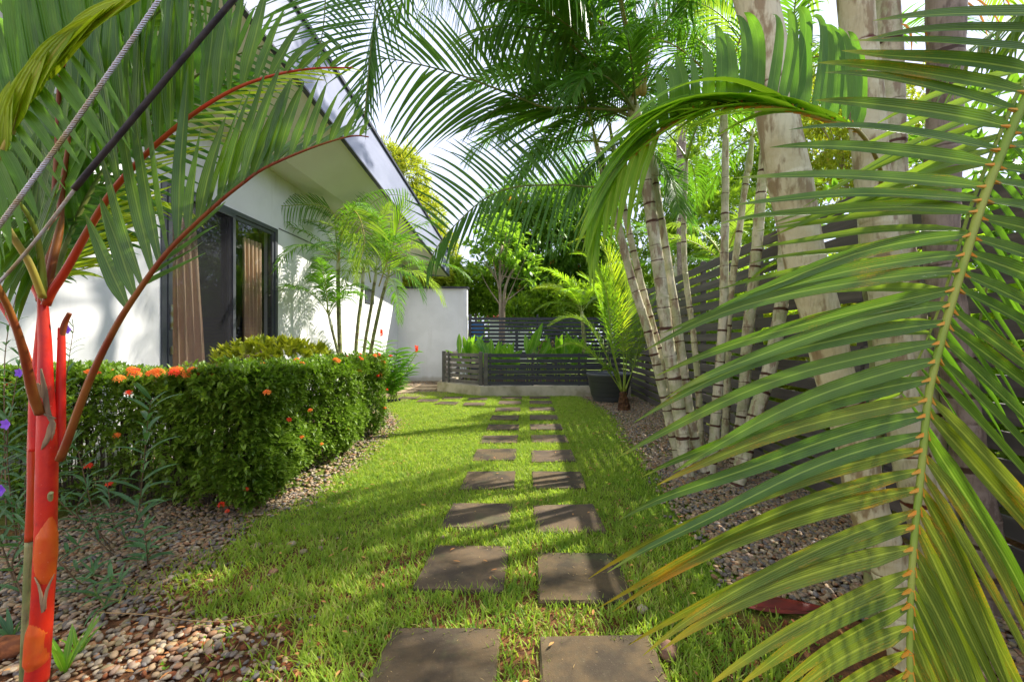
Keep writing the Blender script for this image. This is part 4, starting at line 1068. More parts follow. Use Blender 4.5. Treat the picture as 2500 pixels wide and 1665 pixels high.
# more fronds filling the top of the picture
for k, (rx, n_, ll_, hg, mt) in enumerate([
   ([(1560,120,4.2),(1500,-40,4.1),(1420,-120,4.0),(1300,-130,3.9),(1180,-90,3.8),(1080,-20,3.7)], 60, .95, .9, 'dark'),
   ([(1565,150,4.4),(1540,-10,4.4),(1470,-60,4.4),(1380,-50,4.3),(1280,0,4.2),(1200,60,4.1)], 60, .80, .7, 'green'),
   ([(1570,200,4.6),(1620,80,4.8),(1700,0,5.0),(1800,0,5.2),(1880,60,5.3)], 56, .75, .7, 'dark'),
   ([(1575,220,4.5),(1640,140,4.8),(1720,110,5.1),(1800,150,5.3),(1850,220,5.4)], 50, .65, .6, 'green'),
   ([(1550,260,4.3),(1480,180,4.3),(1400,150,4.3),(1320,190,4.3),(1260,260,4.3),(1220,340,4.3)], 56, .60, .5, 'dark'),
   ([(1550,300,4.3),(1470,270,4.4),(1390,290,4.5),(1320,350,4.5),(1270,430,4.5)], 50, .55, .4, 'green'),
   ([(1545,340,4.2),(1490,360,4.1),(1430,420,4.0),(1390,500,3.9)], 44, .45, .3, 'dark'),
   ([(1560,360,4.2),(1600,380,4.1),(1640,440,4.0),(1660,520,3.9)], 44, .45, .3, 'green'),
   ([(1555,200,4.0),(1450,-200,3.6),(1250,-330,3.2),(1060,-240,2.9),(950,-50,2.8),(908,100,2.75),(890,285,2.7)], 64, .62, .25, 'dark'),
   ([(1560,200,4.0),(1500,-200,4.0),(1350,-300,4.0),(1200,-200,4.0),(1080,-60,4.0),(1020,60,4.0)], 64, .72, .6, 'dark')]):
    P0 = np.array([at(*p) for p in rx])
    add_frond(frond_arrays(P0, n_, ll_, .030, .20, .0, hg, 0, 5, np.random.default_rng(900+k), .012, (66, 34)) + (mt, 'rachis_dark'), t2)
# ------------------------------------------------------------------ red stemmed palm at the left
YR = 1.40
red = empty('red_stem_palm', (at(95,1700,YR)[0], YR, 0), 'palm with a glossy scarlet and orange trunk at the left edge of the picture', 'palm tree')
def redtube(name, pts, rads, mat, Y=YR, k=14, parent=red, lf=0, n=40, flat=1.0):
    P = smooth_path([at(p[0], p[1], p[2] if len(p) > 2 else Y) for p in pts], n)
    rr = .66*np.interp(np.linspace(0, 1, n), np.linspace(0, 1, len(rads)), rads)
    V, Fl = tube(P, rr, k, flat=flat); At = np.zeros((len(V), 3)); At[:, 2] = .5; At[:, 0] = lf
    return mk(name, V, Fl, M[mat], parent, attr=At, smooth=True, origin=P[0])
g0 = at(82,1700,YR)
redtube('trunk', [(84,1764),(86,1700),(89,1655)], [.050,.047,.045], 'trunk_green')
redtube('crownshaft', [(89,1665),(98,1560),(106,1440),(111,1333),(113,1220),(115,1103),(113,1000),(111,920),(110,844),(106,770),(103,715)], [.046,.043,.042,.043,.041,.041,.040,.034,.028,.024,.018], 'shaft_red', k=20, n=80)
redtube('leaf_sheath', [(112,1460,YR-.004),(110,1420,YR-.004),(113,1330,YR-.004),(118,1260,YR-.004),(121,1225,YR-.004),(122,1208,YR-.008)], [.004,.036,.0435,.041,.020,.010], 'shaft_orange', k=16, n=50)
redtube('leaf_sheath', [(60,1663,YR),(86,1640,YR-.004),(92,1560,YR-.004),(104,1470,YR-.004)], [.002,.049,.046,.020], 'shaft_orange', k=18, n=40)
redtube('cut_stub', [(121,1226,YR-.004),(123,1207,YR-.012),(125,1203,YR-.016)], [.012,.011,.009], 'trunk_green')
redtube('side_shaft', [(72,1320,1.44),(76,1200,1.44),(77,1065,1.45),(82,980,1.45),(90,900,1.46)], [.019,.016,.016,.014,.012], 'rachis_red')
redtube('side_stem', [(56,1790,1.44),(62,1600,1.44),(68,1420,1.44),(72,1322,1.44)], [.022,.020,.018,.018], 'trunk_green')
redtube('side_shaft', [(146,1110,1.43),(148,960,1.43),(150,860,1.43),(150,800,1.43)], [.022,.021,.018,.014], 'shaft_red')
redtube('cut_stub', [(148,830,1.43),(158,790,1.43),(170,765,1.43)], [.014,.013,.010], 'rachis_rust')
redtube('leaf_sheath', [(88,1100,1.41),(86,1000,1.41),(92,880,1.42),(100,760,1.42)], [.026,.024,.018,.012], 'shaft_red')
# torn dry sheaths and fibres
def scrap(pts, w, Y, mat='dry_sheath', name='dry_sheath'):
    P = smooth_path([at(x, y, Y) for x, y in pts], 10)
    V, Fl = tube(P, np.interp(np.linspace(0, 1, 10), [0, .3, .8, 1], [w*.3, w, w*.7, w*.1]), 6, flat=.35)
    mk(name, V, Fl, M[mat], red, smooth=True)
scrap([(100,900),(108,950),(118,1010),(132,1040),(126,1075)], .012, YR-.028)
scrap([(92,935),(100,960),(112,975)], .012, YR-.028, 'dry_sheath')
scrap([(130,1020),(118,1065),(100,1098)], .013, YR-.028)
scrap([(84,1408),(98,1440),(107,1500),(112,1448),(133,1400)], .008, YR-.030)
scrap([(88,695),(96,720),(103,738)], .008, YR-.03)
scrap([(100,1008),(120,1016),(138,1022)], .005, YR-.03)
# leaf stalks
redtube('petiole', [(98,1010,1.37),(80,960,1.34),(55,850,1.28),(28,770,1.24),(0,712,1.2),(-60,600,1.15)], [.020,.019,.016,.013,.012,.010], 'rachis_rust', lf=0)
redtube('petiole', [(92,960,1.42),(60,850,1.42),(30,790,1.42),(0,742,1.42),(-50,660,1.42)], [.015,.013,.011,.010,.008], 'rachis_red')
redtube('petiole', [(108,735,1.42),(128,640,1.45),(145,560,1.48),(150,480,1.5),(170,330,1.5)], [.020,.018,.016,.012,.008], 'rachis_rust')

hero_frond(red, [(146,1122,1.37),(165,1074,1.36),(214,940,1.34),(268,825,1.32),(325,730,1.31),(413,611,1.30),(524,504,1.29),(590,450,1.28),(650,409,1.28),(765,360,1.27),(857,333,1.27),(900,335,1.27)],
   [dict(tab=[(318,742,215,520),(340,705,235,400),(372,660,285,260),(400,625,320,120),(430,590,435,165),(460,560,500,300),(490,532,555,265),(524,504,610,240),(560,475,655,205),(600,445,690,200),(650,409,725,195),(700,385,780,190),(765,360,815,205),(820,342,865,245),(880,332,905,290)], n=22, w=.047, bulge=(-.01,0,.03), dY=-.02, face=(0,-1,.1), wp=(1,1,.8,.4), cut=.22, fold=.4),
    dict(tab=[(340,705,500,620,.25),(413,611,560,470,.25),(524,504,640,370,.25),(650,409,760,320,.2),(765,360,850,300,.1),(880,332,910,310,.05)], n=22, w=.030, bulge=(0,.06,.04), face=(0,-.6,1), wp=(1,1,.8,.4))],
   .0105, 'red_leaf', 'rachis_rust', 'lowest frond arching right over the hedge on a rust red stalk', nseg=12, ends=(1.15, .2))
hero_frond(red, [(112,745,1.39),(125,715,1.39),(165,653,1.39),(230,538,1.38),(287,452,1.36),(383,352,1.34),(478,275,1.33),(574,218,1.32),(670,184,1.31),(765,168,1.31),(860,166,1.31)],
   [dict(tab=[(287,452,215,60),(352,380,372,10),(406,331,418,-70),(459,289,475,-60),(500,258,545,-40),(551,230,592,-30),(582,214,645,-15),(643,191,722,40),(700,178,780,90),(765,168,845,105),(850,166,890,140)], n=19, w=.047, bulge=(-.02,0,.04), dY=-.02, face=(0,-1,.1), wp=(1,1,.8,.4), cut=.22, fold=.4),
    dict(tab=[(230,538,420,470,.2),(287,452,440,400,.2),(383,352,560,330,.2),(478,275,640,260,.2),(574,218,720,215,.15),(670,184,800,190,.1),(850,166,890,175,.05)], n=26, w=.030, bulge=(0,.03,.02), mat='yellow_leaf', face=(0,-.7,1), wp=(1,1,.8,.4)),
    dict(tab=[(150,675,300,640,.3),(190,610,360,540,.3),(230,538,420,500,.3)], n=12, w=.028, bulge=(0,.05,.03), mat='yellow_leaf', face=(0,-.7,1))],
   .0105, 'red_leaf', 'rachis_red', 'scarlet stalked frond with leaflets standing straight up', nseg=12, ends=(1.2, .2))
hero_frond(red, [(104,725,1.36),(70,640,1.3),(20,560,1.24),(-25,470,1.18),(0,385,1.14),(77,237,1.12),(184,100,1.11),(280,30,1.10),(367,-20,1.10)],
   [dict(tab=[(-25,470,-160,300),(0,385,-130,60),(40,305,-60,-60),(77,237,0,-160),(130,160,60,-180),(184,100,140,-160),(280,30,260,-150),(367,-20,380,-130)], n=22, w=.046, bulge=(0,0,.03), dY=0, mat='green', face=(0,-1,.1)),
    dict(tab=[(0,385,30,180),(30,310,120,120),(77,237,190,60),(110,180,250,30),(150,130,300,5),(184,100,350,-20),(280,30,430,-60)], n=20, w=.060, bulge=(.03,-.05,.02), dY=-.04, mat='yellow_leaf', face=(.5,-1,.3)),
    dict(tab=[(-25,470,-10,700,-.05),(0,385,60,560,-.05),(40,305,150,480),(77,237,190,400),(184,100,330,330)], n=14, w=.032, bulge=(.02,0,.03), mat='green', face=(0,-1,.2))],
   .0095, 'yellow_leaf', 'rachis_yellow', 'yellowish folded frond at the upper left corner', nseg=10, ends=(1.1, .3))
# drooping leaflets left of the shaft, and those hanging from fronds above the picture
hero_frond(red, [(106,728,1.38),(100,640,1.36),(85,560,1.32),(50,500,1.28),(0,455,1.24),(-70,430,1.2),(-150,430,1.16)],
   [dict(tab=[(100,640,45,805),(92,595,0,770),(85,560,-25,700),(70,525,-60,680),(50,500,-90,650),(0,455,-110,620),(-70,430,-170,600)], n=13, w=.044, bulge=(-.02,0,.05), mat='green', face=(0,-1,.2)),
    dict(tab=[(100,640,150,520,.1),(85,560,130,350,.1),(50,500,80,300,.1),(0,455,10,270,.1),(-70,430,-90,260,.1)], n=11, w=.046, bulge=(0,0,.03), mat='red_leaf', face=(0,-1,.2))],
   .009, 'green', 'rachis', 'frond drooping to the left edge behind the scarlet shaft', nseg=10, ends=(1.3, .3))
hero_frond(red, [(108,740,1.43),(128,560,1.5),(140,380,1.52),(150,180,1.5),(190,0,1.45),(260,-150,1.38),(380,-230,1.32),(520,-220,1.28)],
   [dict(tab=[(128,520,230,330),(140,380,260,200),(150,250,330,60),(150,180,420,150),(190,0,300,420),(260,-150,330,360),(380,-230,420,200),(520,-220,560,120)], n=26, w=.044, bulge=(.02,0,.04), mat='green', face=(0,-1,.2)),
    dict(tab=[(128,520,30,380),(140,380,20,220),(150,250,30,100),(150,180,60,40),(190,0,110,330),(260,-150,200,400),(380,-230,330,330),(520,-220,470,150)], n=26, w=.044, bulge=(-.02,0,.04), mat='red_leaf', face=(0,-1,.2))],
   .010, 'green', 'rachis_rust', 'tall frond climbing out of the top of the picture above the shaft', nseg=10, ends=(1.2, .3))
hero_frond(red, [(112,735,1.46),(160,600,1.6),(220,470,1.66),(300,350,1.7),(400,250,1.7),(520,160,1.7),(650,110,1.68)],
   [dict(tab=[(160,600,330,640),(220,470,420,560),(300,350,520,440),(400,250,600,330),(520,160,700,250),(650,110,780,180)], n=28, w=.032, bulge=(0,0,.03), mat='dark', face=(0,-1,.5)),
    dict(tab=[(160,600,110,420),(220,470,190,260),(300,350,280,120),(400,250,420,30),(520,160,560,10),(650,110,700,20)], n=28, w=.046, bulge=(0,0,.03), mat='green', face=(0,-1,.2))],
   .009, 'dark', 'rachis_dark', 'darker frond behind the others with narrow leaflets', nseg=7, ends=(1.1, .3))
hero_frond(red, [(100,735,1.44),(40,620,1.52),(-20,480,1.6),(-80,300,1.6),(-60,120,1.55),(20,-40,1.5),(140,-140,1.45),(280,-180,1.4)],
   [dict(tab=[(-20,480,90,330),(-80,300,60,200),(-60,120,110,120),(20,-40,170,200),(140,-140,240,180),(280,-180,330,60)], n=24, w=.044, bulge=(.03,0,.04), mat='green', face=(0,-1,.2))],
   .009, 'green', 'rachis_red', 'frond bending round the upper left corner', nseg=8, ends=(1.1, .3))

for k, (rx, mt, n_, ll_, lab) in enumerate([
  ([(108,735,1.5),(90,560,1.7),(60,380,1.8),(80,180,1.85),(160,20,1.85),(300,-80,1.8)], 'dark', 34, .42, 'shaded frond at the back of the crown, leaning in from the left'),
  ([(112,735,1.5),(180,620,1.75),(260,540,1.85),(360,500,1.9),(440,520,1.9)], 'yellow_leaf', 34, .36, 'low yellowish frond behind the scarlet stalk'),
  ([(110,735,1.5),(200,520,1.8),(320,360,1.95),(460,240,2.0),(620,190,2.0)], 'dark', 36, .42, 'deeply shaded frond farther back over the house wall'),
  ([(105,735,1.5),(40,640,1.6),(-20,600,1.65),(-90,620,1.65)], 'dark', 24, .36, 'low shaded frond at the left edge'),
  ([(110,735,1.45),(170,420,1.7),(260,180,1.75),(400,20,1.75),(560,-60,1.7)], 'red_leaf', 34, .42, 'long frond running up towards the top of the roof')]):
    P0 = np.array([at(*p) for p in rx])
    add_frond(frond_arrays(P0, n_, ll_, .048, .2, .15, .25, 0, 7, np.random.default_rng(1200+k), .010, (58, 30)) + (mt, 'rachis_dark'), red, label=lab)
# guy wire with its rubber sleeve
wire = empty('guy_wire', at(0,500,.8), 'twisted steel guy wire slanting across the upper left in front of the fronds', 'wire')
def strand(pa, pb, name, parent, r, turns, k=3, mat='steel'):
    a_, b_ = np.array(pa), np.array(pb); n = 260; t_ = np.linspace(0, 1, n)[:, None]
    P = a_*(1-t_)+b_*t_ ; P[:, 2] -= .02*np.sin(np.pi*t_[:, 0])
    d = norm(b_-a_); u = norm(np.cross(d, [0, 1, 0])); v = np.cross(d, u); parts = []
    for s_ in range(k):
        ph = 2*np.pi*(s_/k + turns*t_[:, 0])
        parts.append(tube(P + (np.cos(ph)[:, None]*u + np.sin(ph)[:, None]*v)*r*.55, r*.52, 6) + (None,))
    V, Fl, At = join(parts); mk(name, V, Fl, M[mat], parent, smooth=True, origin=a_)
strand(at(-160,760,.78), at(560,-260,.86), 'strand', wire, .0044, 60)
w2 = empty('guy_wire', at(0,690,.82), 'thinner guy wire below, its upper half covered by a black rubber sleeve', 'wire')
strand(at(-120,800,.84), at(190,452,.86), 'strand', w2, .0031, 40)
P = smooth_path([at(180,463,.86), at(350,260,.87), at(480,105,.88), at(700,-150,.9)], 30)
V, Fl = tube(P, .0057, 10); mk('rubber_sleeve', V, Fl, M['sleeve'], w2, smooth=True, origin=P[0])

# ------------------------------------------------------------------ palms by the house wall
def wallpalm(label, pts, Y, r, n, seed, L=1.25, el=(78, 15), mat='green', az0=0, ll=.34):
    return palm(label, pl(pts, Y, 0), r, r*.8, 'trunk_green', group='slender palms by the house wall', node=.16, shaft_len=.35, shaft_r=r*.9, k=10,
         fronds=fan(n+2, el, L*1.45, az0, seed, n=32, ll=ll*1.3, lw=.030, mat=mat, rmat='rachis', rrad=.009, hang=.45))
wp1, tp1 = wallpalm('slender green stemmed palm, leftmost by the white house wall', [(834,960),(831,880),(828,780),(826,700),(826,660)], 7.9, .042, 6, 21, 1.3, az0=30, mat='green')
wallpalm('thin bamboo like palm stem second from the left by the wall', [(868,960),(866,880),(872,800),(880,740),(885,690)], 8.1, .035, 5, 22, 1.2, az0=80, mat='dark')
wallpalm('thin leaning palm stem in the middle of the wall group', [(882,965),(888,870),(900,790),(908,745),(915,690)], 8.3, .034, 5, 23, 1.2, az0=300, mat='midgreen')
wallpalm('rightmost leaning palm stem of the wall group', [(893,962),(903,870),(918,790),(930,735),(940,700)], 8.5, .038, 5, 24, 1.3, az0=10, mat='green')
hero_frond(wp1, [(826,650,7.9),(822,590,7.9),(812,520,7.8),(780,502,7.6),(740,500,7.4),(690,503,7.2),(640,500,7.05),(600,488,6.95)],
   [dict(tab=[(812,520,790,560),(780,502,760,550),(740,500,730,560),(690,503,685,555),(640,500,640,545),(600,488,590,520)], n=30, w=.024, bulge=(-.05,0,.10), face=(0,-1,.2)),
    dict(tab=[(812,520,780,470,.2),(780,502,745,470,.2),(740,500,700,468,.2),(690,503,650,465,.2),(640,500,610,455,.2),(600,488,590,470,.2)], n=30, w=.02, bulge=(-.03,0,.08), face=(0,-1,.2))],
   .016, 'green', 'rachis', 'arching frond reaching left over the glass door', nseg=5, individual=False)
hero_frond(wp1, [(826,650,7.9),(835,560,7.8),(845,505,7.6),(870,520,7.4),(884,550,7.2),(890,590,7.1),(880,640,7.0)],
   [dict(tab=[(845,505,800,540),(870,520,830,590),(884,550,845,640),(890,590,860,680),(880,640,870,700)], n=26, w=.026, bulge=(-.08,0,.12), face=(0,-1,.2)),
    dict(tab=[(845,505,905,515),(870,520,945,560),(884,550,955,600),(890,590,930,640),(880,640,900,690)], n=26, w=.026, bulge=(.06,0,.12), face=(0,-1,.2))],
   .016, 'midgreen', 'rachis_yellow', 'bright frond with its face to the path in the middle of the group', nseg=6, individual=False)
hero_frond(wp1, [(905,690,8.4),(890,600,8.3),(880,540,8.2),(905,500,8.1),(945,478,8.0),(985,480,7.9),(1003,500,7.85)],
   [dict(tab=[(880,540,850,500),(905,500,870,470),(945,478,930,462),(985,480,985,455),(1003,500,1010,480)], n=24, w=.026, bulge=(0,0,.06), face=(0,-1,.2)),
    dict(tab=[(880,540,900,540),(905,500,930,540),(945,478,965,520),(985,480,990,520),(1003,500,1000,525)], n=24, w=.024, bulge=(0,0,.03), face=(0,-1,.2))],
   .015, 'green', 'rachis', 'dark frond arching right in front of the roof edge', nseg=5, individual=False)
hero_frond(wp1, [(925,700,8.5),(945,640,8.5),(965,580,8.4),(980,520,8.4),(990,490,8.4)],
   [dict(tab=[(935,670,985,640),(955,610,1030,590),(965,580,1030,540),(980,520,1010,485),(990,490,995,460)], n=20, w=.035, bulge=(.02,0,.03), face=(0,-1,.2), mat='lime'),
    dict(tab=[(935,670,930,600),(955,610,950,530),(965,580,962,500),(980,520,978,470),(990,490,988,455)], n=20, w=.035, bulge=(0,0,.03), face=(0,-1,.2), mat='lime')],
   .015, 'lime', 'rachis_yellow', 'upright lime frond before the end of the roof', nseg=5, individual=False)
wallpalm('low leafy palm shoot in front of the wall group', [(842,965),(835,900),(820,840),(810,800)], 7.3, .026, 3, 25, .8, el=(80, 50), az0=140, mat='green')

# ------------------------------------------------------------------ small palm, pot and planter plants at the far end
sp_ = empty('small_palm', gp(1523,1001), 'small lime green palm with a shaggy brown foot standing beside the big pot', 'palm tree')
b0 = gp(1523,1001)
V, Fl = tube(smooth_path([b0+(0,0,-.02), b0+(0,0,.12), b0+(-.02,0,.34)], 12), np.interp(np.linspace(0,1,12), [0,.3,1], [.13,.11,.06]), 14)
V += rng.normal(0, .008, V.shape); mk('fibrous_base', V, Fl, M['fibre'], sp_)
b1 = b0+np.array([-.02,0,.3])
Fd = 7.83
specs = [([(1520,955),(1500,880),(1480,800),(1460,730),(1440,690),(1420,675)],'lime',.55,.035,'broad upright lime frond leaning left'),
 ([(1525,955),(1530,860),(1533,780),(1530,700),(1520,660),(1500,630)],'midgreen',.42,.030,'straight upright frond with a dark midrib'),
 ([(1518,955),(1490,890),(1460,830),(1430,790),(1390,775),(1350,790)],'midgreen',.5,.03,'frond reaching left over the planter'),
 ([(1518,955),(1480,900),(1440,860),(1400,840),(1360,850)],'midgreen',.40,.028,'low frond over the pot rim'),
 ([(1526,955),(1545,900),(1565,820),(1580,760),(1600,720)],'midgreen',.45,.03,'frond leaning towards the fence'),
 ([(1520,955),(1495,840),(1485,740),(1470,680),(1440,630),(1410,620)],'lime',.5,.035,'tall yellow green frond at the back'),
 ([(1518,950),(1505,915),(1485,900),(1468,905)],'midgreen',.2,.03,'smallest lowest frond'),
 ([(1524,955),(1520,820),(1500,700),(1480,610),(1440,580),(1400,590)],'yellow_leaf',.45,.03,'yellow tipped frond over the top')]
for k, (px_, mt, ll_, lw_, lab) in enumerate(specs):
    P_ = np.array([at(x, y, Fd-.05*k+.04*i*(-1)**k) for i, (x, y) in enumerate(px_)])
    add_frond(frond_arrays(P_, 70, ll_*1.35, lw_*.75, .22, .15, .12, 0, 4, np.random.default_rng(500+k), .013, (62, 30)) + (mt, 'rachis'), sp_, label=lab)
# second palm behind the fence corner with yellowing fronds
palm('yellow green palm rising behind the planter at the fence corner', [np.array([1.6,11.3,.1]), np.array([1.6,11.3,1.2]), np.array([1.55,11.3,1.9])], .06, .05, 'trunk_green', group='palms in the planter corner', shaft_len=.3,
     fronds=[dict(az=a, el=e, L=l, droop=.8, n=46, ll=.5, lw=.035, mat=mt, seed=700+i) for i, (a, e, l, mt) in enumerate([(180,55,1.6,'yellow_leaf'),(200,70,1.9,'lime'),(150,60,1.7,'yellow_leaf'),(240,50,1.4,'lime'),(90,60,1.5,'midgreen'),(20,50,1.6,'midgreen'),(300,60,1.4,'lime'),(185,30,1.4,'midgreen')])])

def lathe(prof, k=40):
    prof = np.array(prof); th = np.linspace(0, 2*np.pi, k, endpoint=False); n = len(prof)
    V = np.stack([prof[:, None, 0]*np.cos(th), prof[:, None, 0]*np.sin(th), np.repeat(prof[:, 1:2], k, 1)], 2).reshape(-1, 3)
    i = np.arange(n-1)[:, None]*k; j = np.arange(k)[None]; a = (i+j).ravel(); b = (i+(j+1) % k).ravel()
    return V, [np.stack([a, b, b+k, a+k], 1)]
pc = np.array([1.83, 9.05, 0])
pot = empty('plant_pot', pc, 'big round dark grey planter pot standing in front of the low fence', 'plant pot')
V, Fl = lathe([(.001,.0),(.33,.0),(.345,.02),(.385,.12),(.39,.135),(.40,.14),(.425,.30),(.44,.31),(.455,.48),(.47,.49),(.485,.56),(.50,.57),(.50,.62),(.475,.62),(.46,.56),(.45,.52)])
mk('pot_body', V+pc, Fl, M['pot'], pot, smooth=True)
V, Fl = lathe([(.001,.53),(.25,.535),(.46,.52)]); mk('pot_soil', V+pc, Fl, M['soil'], pot)

def leafblade(base, tip, bulge, w, mat, parent, face=(0,-1,.3), nseg=10, name='leaf', cut=.45, fold=.3, blunt=1.8):
    b_, t_ = np.array(base)[None], np.array(tip)[None]
    V, Fc, At = strips(b_, (b_+t_)/2+np.array([bulge]), t_, np.array([w]), norm(np.array([face], float)), nseg, fold=fold, cut=cut, blunt=blunt)
    return mk(name, V[0], Fc, M[mat], parent, attr=At[0], smooth=True, origin=V[0][1])
def heliconia(x, y, n, h, seed, label, dry=False):
    rg = np.random.default_rng(seed); root = empty('leafy_plant', (x, y, .12), label, 'plant', 'broad leaved plants in the raised planter')
    parts = []
    for k in range(int(n*1.5)):
        a = rg.uniform(0, 2*np.pi); r = rg.uniform(.05, .45); hh = 1.22*h*rg.uniform(.65, 1.05)
        b = np.array([x+.1*rg.normal(), y+.06*rg.normal(), .12]); mid = b+np.array([math.cos(a)*r*.3, math.sin(a)*r*.3, hh*.6])
        V, Fl = tube(smooth_path([b, mid], 6), .009, 5); parts.append((V, Fl, None))
        tip = mid+np.array([math.cos(a)*r, math.sin(a)*r, hh*.42])
        leafblade(mid, tip, (0, 0, .07), rg.uniform(.16, .24), 'broad', root, face=(rg.normal()*.25, -1, .2))
    V, Fl, At = join(parts); mk('stalk', V, Fl, M['rachis'], root, origin=(x, y, .12))
    if dry:
        for k in range(2):
            P_ = smooth_path([np.array([x+.1*k, y, .7]), np.array([x+.12+.1*k, y-.05, 1.25]), np.array([x+.0+.28*k, y-.1, 1.3]), np.array([x-.12+.3*k, y-.1, .95])], 24)
            V, Fl = tube(P_, .012, 5); pr_ = [(V, Fl, None)]
            for q in range(6, 24):
                d_ = np.array([rg.normal()*.05, -.03, rg.normal()*.04]); V, Fl = tube(np.array([P_[q], P_[q]+d_*.6, P_[q]+d_]), [.02, .014, .003], 5); pr_.append((V, Fl, None))
            V, Fl, At = join(pr_); mk('dry_flower_stalk', V, Fl, M['dry_sheath'], root)
heliconia(-1.55, 11.3, 9, 1.10, 1, 'leftmost broad leaved plant in the raised planter')
heliconia(-.95, 10.9, 10, 1.05, 2, 'bushy broad leaved plant second from the left in the planter')
heliconia(-.42, 10.7, 9, .98, 3, 'low broad leaved plant left of the single tall leaf')
heliconia(.05, 10.6, 4, 1.30, 4, 'single tall glossy leaf standing above the planter fence', dry=False)
heliconia(.42, 10.7, 7, 1.05, 5, 'broad leaved plant with brown withered flower stalks', dry=True)
heliconia(.95, 10.8, 8, 1.05, 6, 'yellow green broad leaved plant beside the small palm')
heliconia(1.45, 11.0, 8, 1.1, 7, 'broad leaved plant half hidden by the small palm')

# ginger with red flower cones by the white wall
def ginger(x, y, n, h, seed, label, cones, group='flowering gingers near the white wall'):
    rg = np.random.default_rng(seed); root = empty('ginger_plant', (x, y, 0), label, 'plant', group)
    for k in range(n):
        a = rg.uniform(0, 2*np.pi); ln = rg.uniform(.1, .55); hh = h*rg.uniform(.6, 1.05)
        P_ = smooth_path([np.array([x+.08*rg.normal(), y+.08*rg.normal(), 0]), np.array([x+math.cos(a)*ln*.35, y+math.sin(a)*ln*.3, hh*.6]), np.array([x+math.cos(a)*ln, y+math.sin(a)*ln*.6, hh])], 14)
        st = tube(P_, np.linspace(.010, .004, 14), 5) + (None,)
        A, C_, E, fc = [], [], [], []
        for q in range(3, 14):
            for sg in (-1, 1):
                az_ = a + sg*1.1 + rg.normal(0, .3); l_ = rg.uniform(.26, .38)
                d_ = np.array([math.cos(az_), math.sin(az_)*.8, .35])
                A.append(P_[q]); E.append(P_[q]+d_*l_+np.array([0, 0, -.06])); C_.append(P_[q]+d_*l_*.6+np.array([0, 0, .02])); fc.append([rg.normal()*.2, -.5, 1])
        V, Fc, At = strips(np.array(A), np.array(C_), np.array(E), np.full(len(A), .075), norm(np.array(fc)), 4, cut=.4, blunt=1.8)
        so = mk('stem', st[0], st[1], M['rachis'], root, origin=P_[0])
        sV, sF, sA = strip_part(V, Fc, At)
        mk('leaves', sV, sF, M['broad'], so, attr=sA, smooth=True, kind='stuff', origin=P_[0])
    for cx, cz, cy in cones:
        c_ = np.array([cx, cy, cz]); n_ = 46; t_ = rg.random(n_); th = rg.uniform(0, 6.28, n_)
        pos_ = c_ + np.stack([.016*np.cos(th), .016*np.sin(th), t_*.13], 1)
        D = norm(np.stack([np.cos(th)*.5, np.sin(th)*.5, np.full(n_, 1.0)], 1)); X, Yd, Z = frames(D, np.stack([-np.cos(th), -np.sin(th), np.zeros(n_)], 1))
        V, Fc, At = inst(LEAF_V, LEAF_F, pos_, X, Yd, Z, np.stack([np.full(n_, .028), np.full(n_, .05), np.full(n_, .03)], 1), LEAF_A)
        mk('flower_cone', V, Fc, M['petal_red'], root, attr=At, smooth=True, origin=c_)
        V, Fl = tube(smooth_path([np.array([x, y, .1]), (c_+np.array([x, y, .2]))/2, c_], 8), .006, 5); mk('flower_stem', V, Fl, M['rachis'], root)
ginger(-2.9, 8.9, 14, 1.1, 31, 'bushy ginger plant with a red cone leaning right before the white wall', [(at(1017,862,8.6)[0], at(1017,862,8.6)[2], 8.6)])
ginger(-3.4, 9.3, 10, 1.25, 32, 'taller ginger plant behind, with a small red cone at its top', [(at(931,822,9.4)[0], at(931,822,9.4)[2], 9.4)])
# ------------------------------------------------------------------ clipped hedge with orange flowers
def leafcloud(name, pts, out, size, parent, mat, per=6, spread=.9, wid=.42, template='leaf', rad=.0, kind='stuff', hint=None, up=.35):
    """rosettes of leaves: `pts` centres, `out` outward directions"""
    n = len(pts); P_ = np.repeat(pts, per, 0); O = np.repeat(norm(out), per, 0)
    D = norm(O + spread*rng.normal(size=(n*per, 3)) + np.array([0, 0, up]))
    X, Yd, Z = frames(D)
    s = size*rng.uniform(.6, 1.15, n*per)
    rn = np.clip(np.repeat(rng.random(n), per)*.7 + rng.random(n*per)*.3, 0, 1)
    TV, TF, TA = (LEAF_V, LEAF_F, LEAF_A) if template == 'leaf' else (DIA_V, DIA_F, DIA_A)
    V, Fc, At = inst(TV, TF, P_ + D*rad, X, Yd, Z, np.stack([s*wid, s, s*.5], 1), TA, rn)
    return mk(name, V, Fc, M[mat], parent, attr=At, smooth=True, kind=kind)
hedge = empty('hedge', (-2.3, 3.6, 0), 'clipped green hedge with orange flowers in front of the sliding door', 'hedge')
def bump(p):
    return (.07*np.sin(p[:, 0]*5.1+1)+.06*np.sin(p[:, 1]*4.3+.5)+.06*np.sin(p[:, 2]*7+p[:, 0]*3)+.035*np.sin(p[:, 0]*17+p[:, 2]*13)*np.sin(p[:, 1]*15+p[:, 2]*9+1))
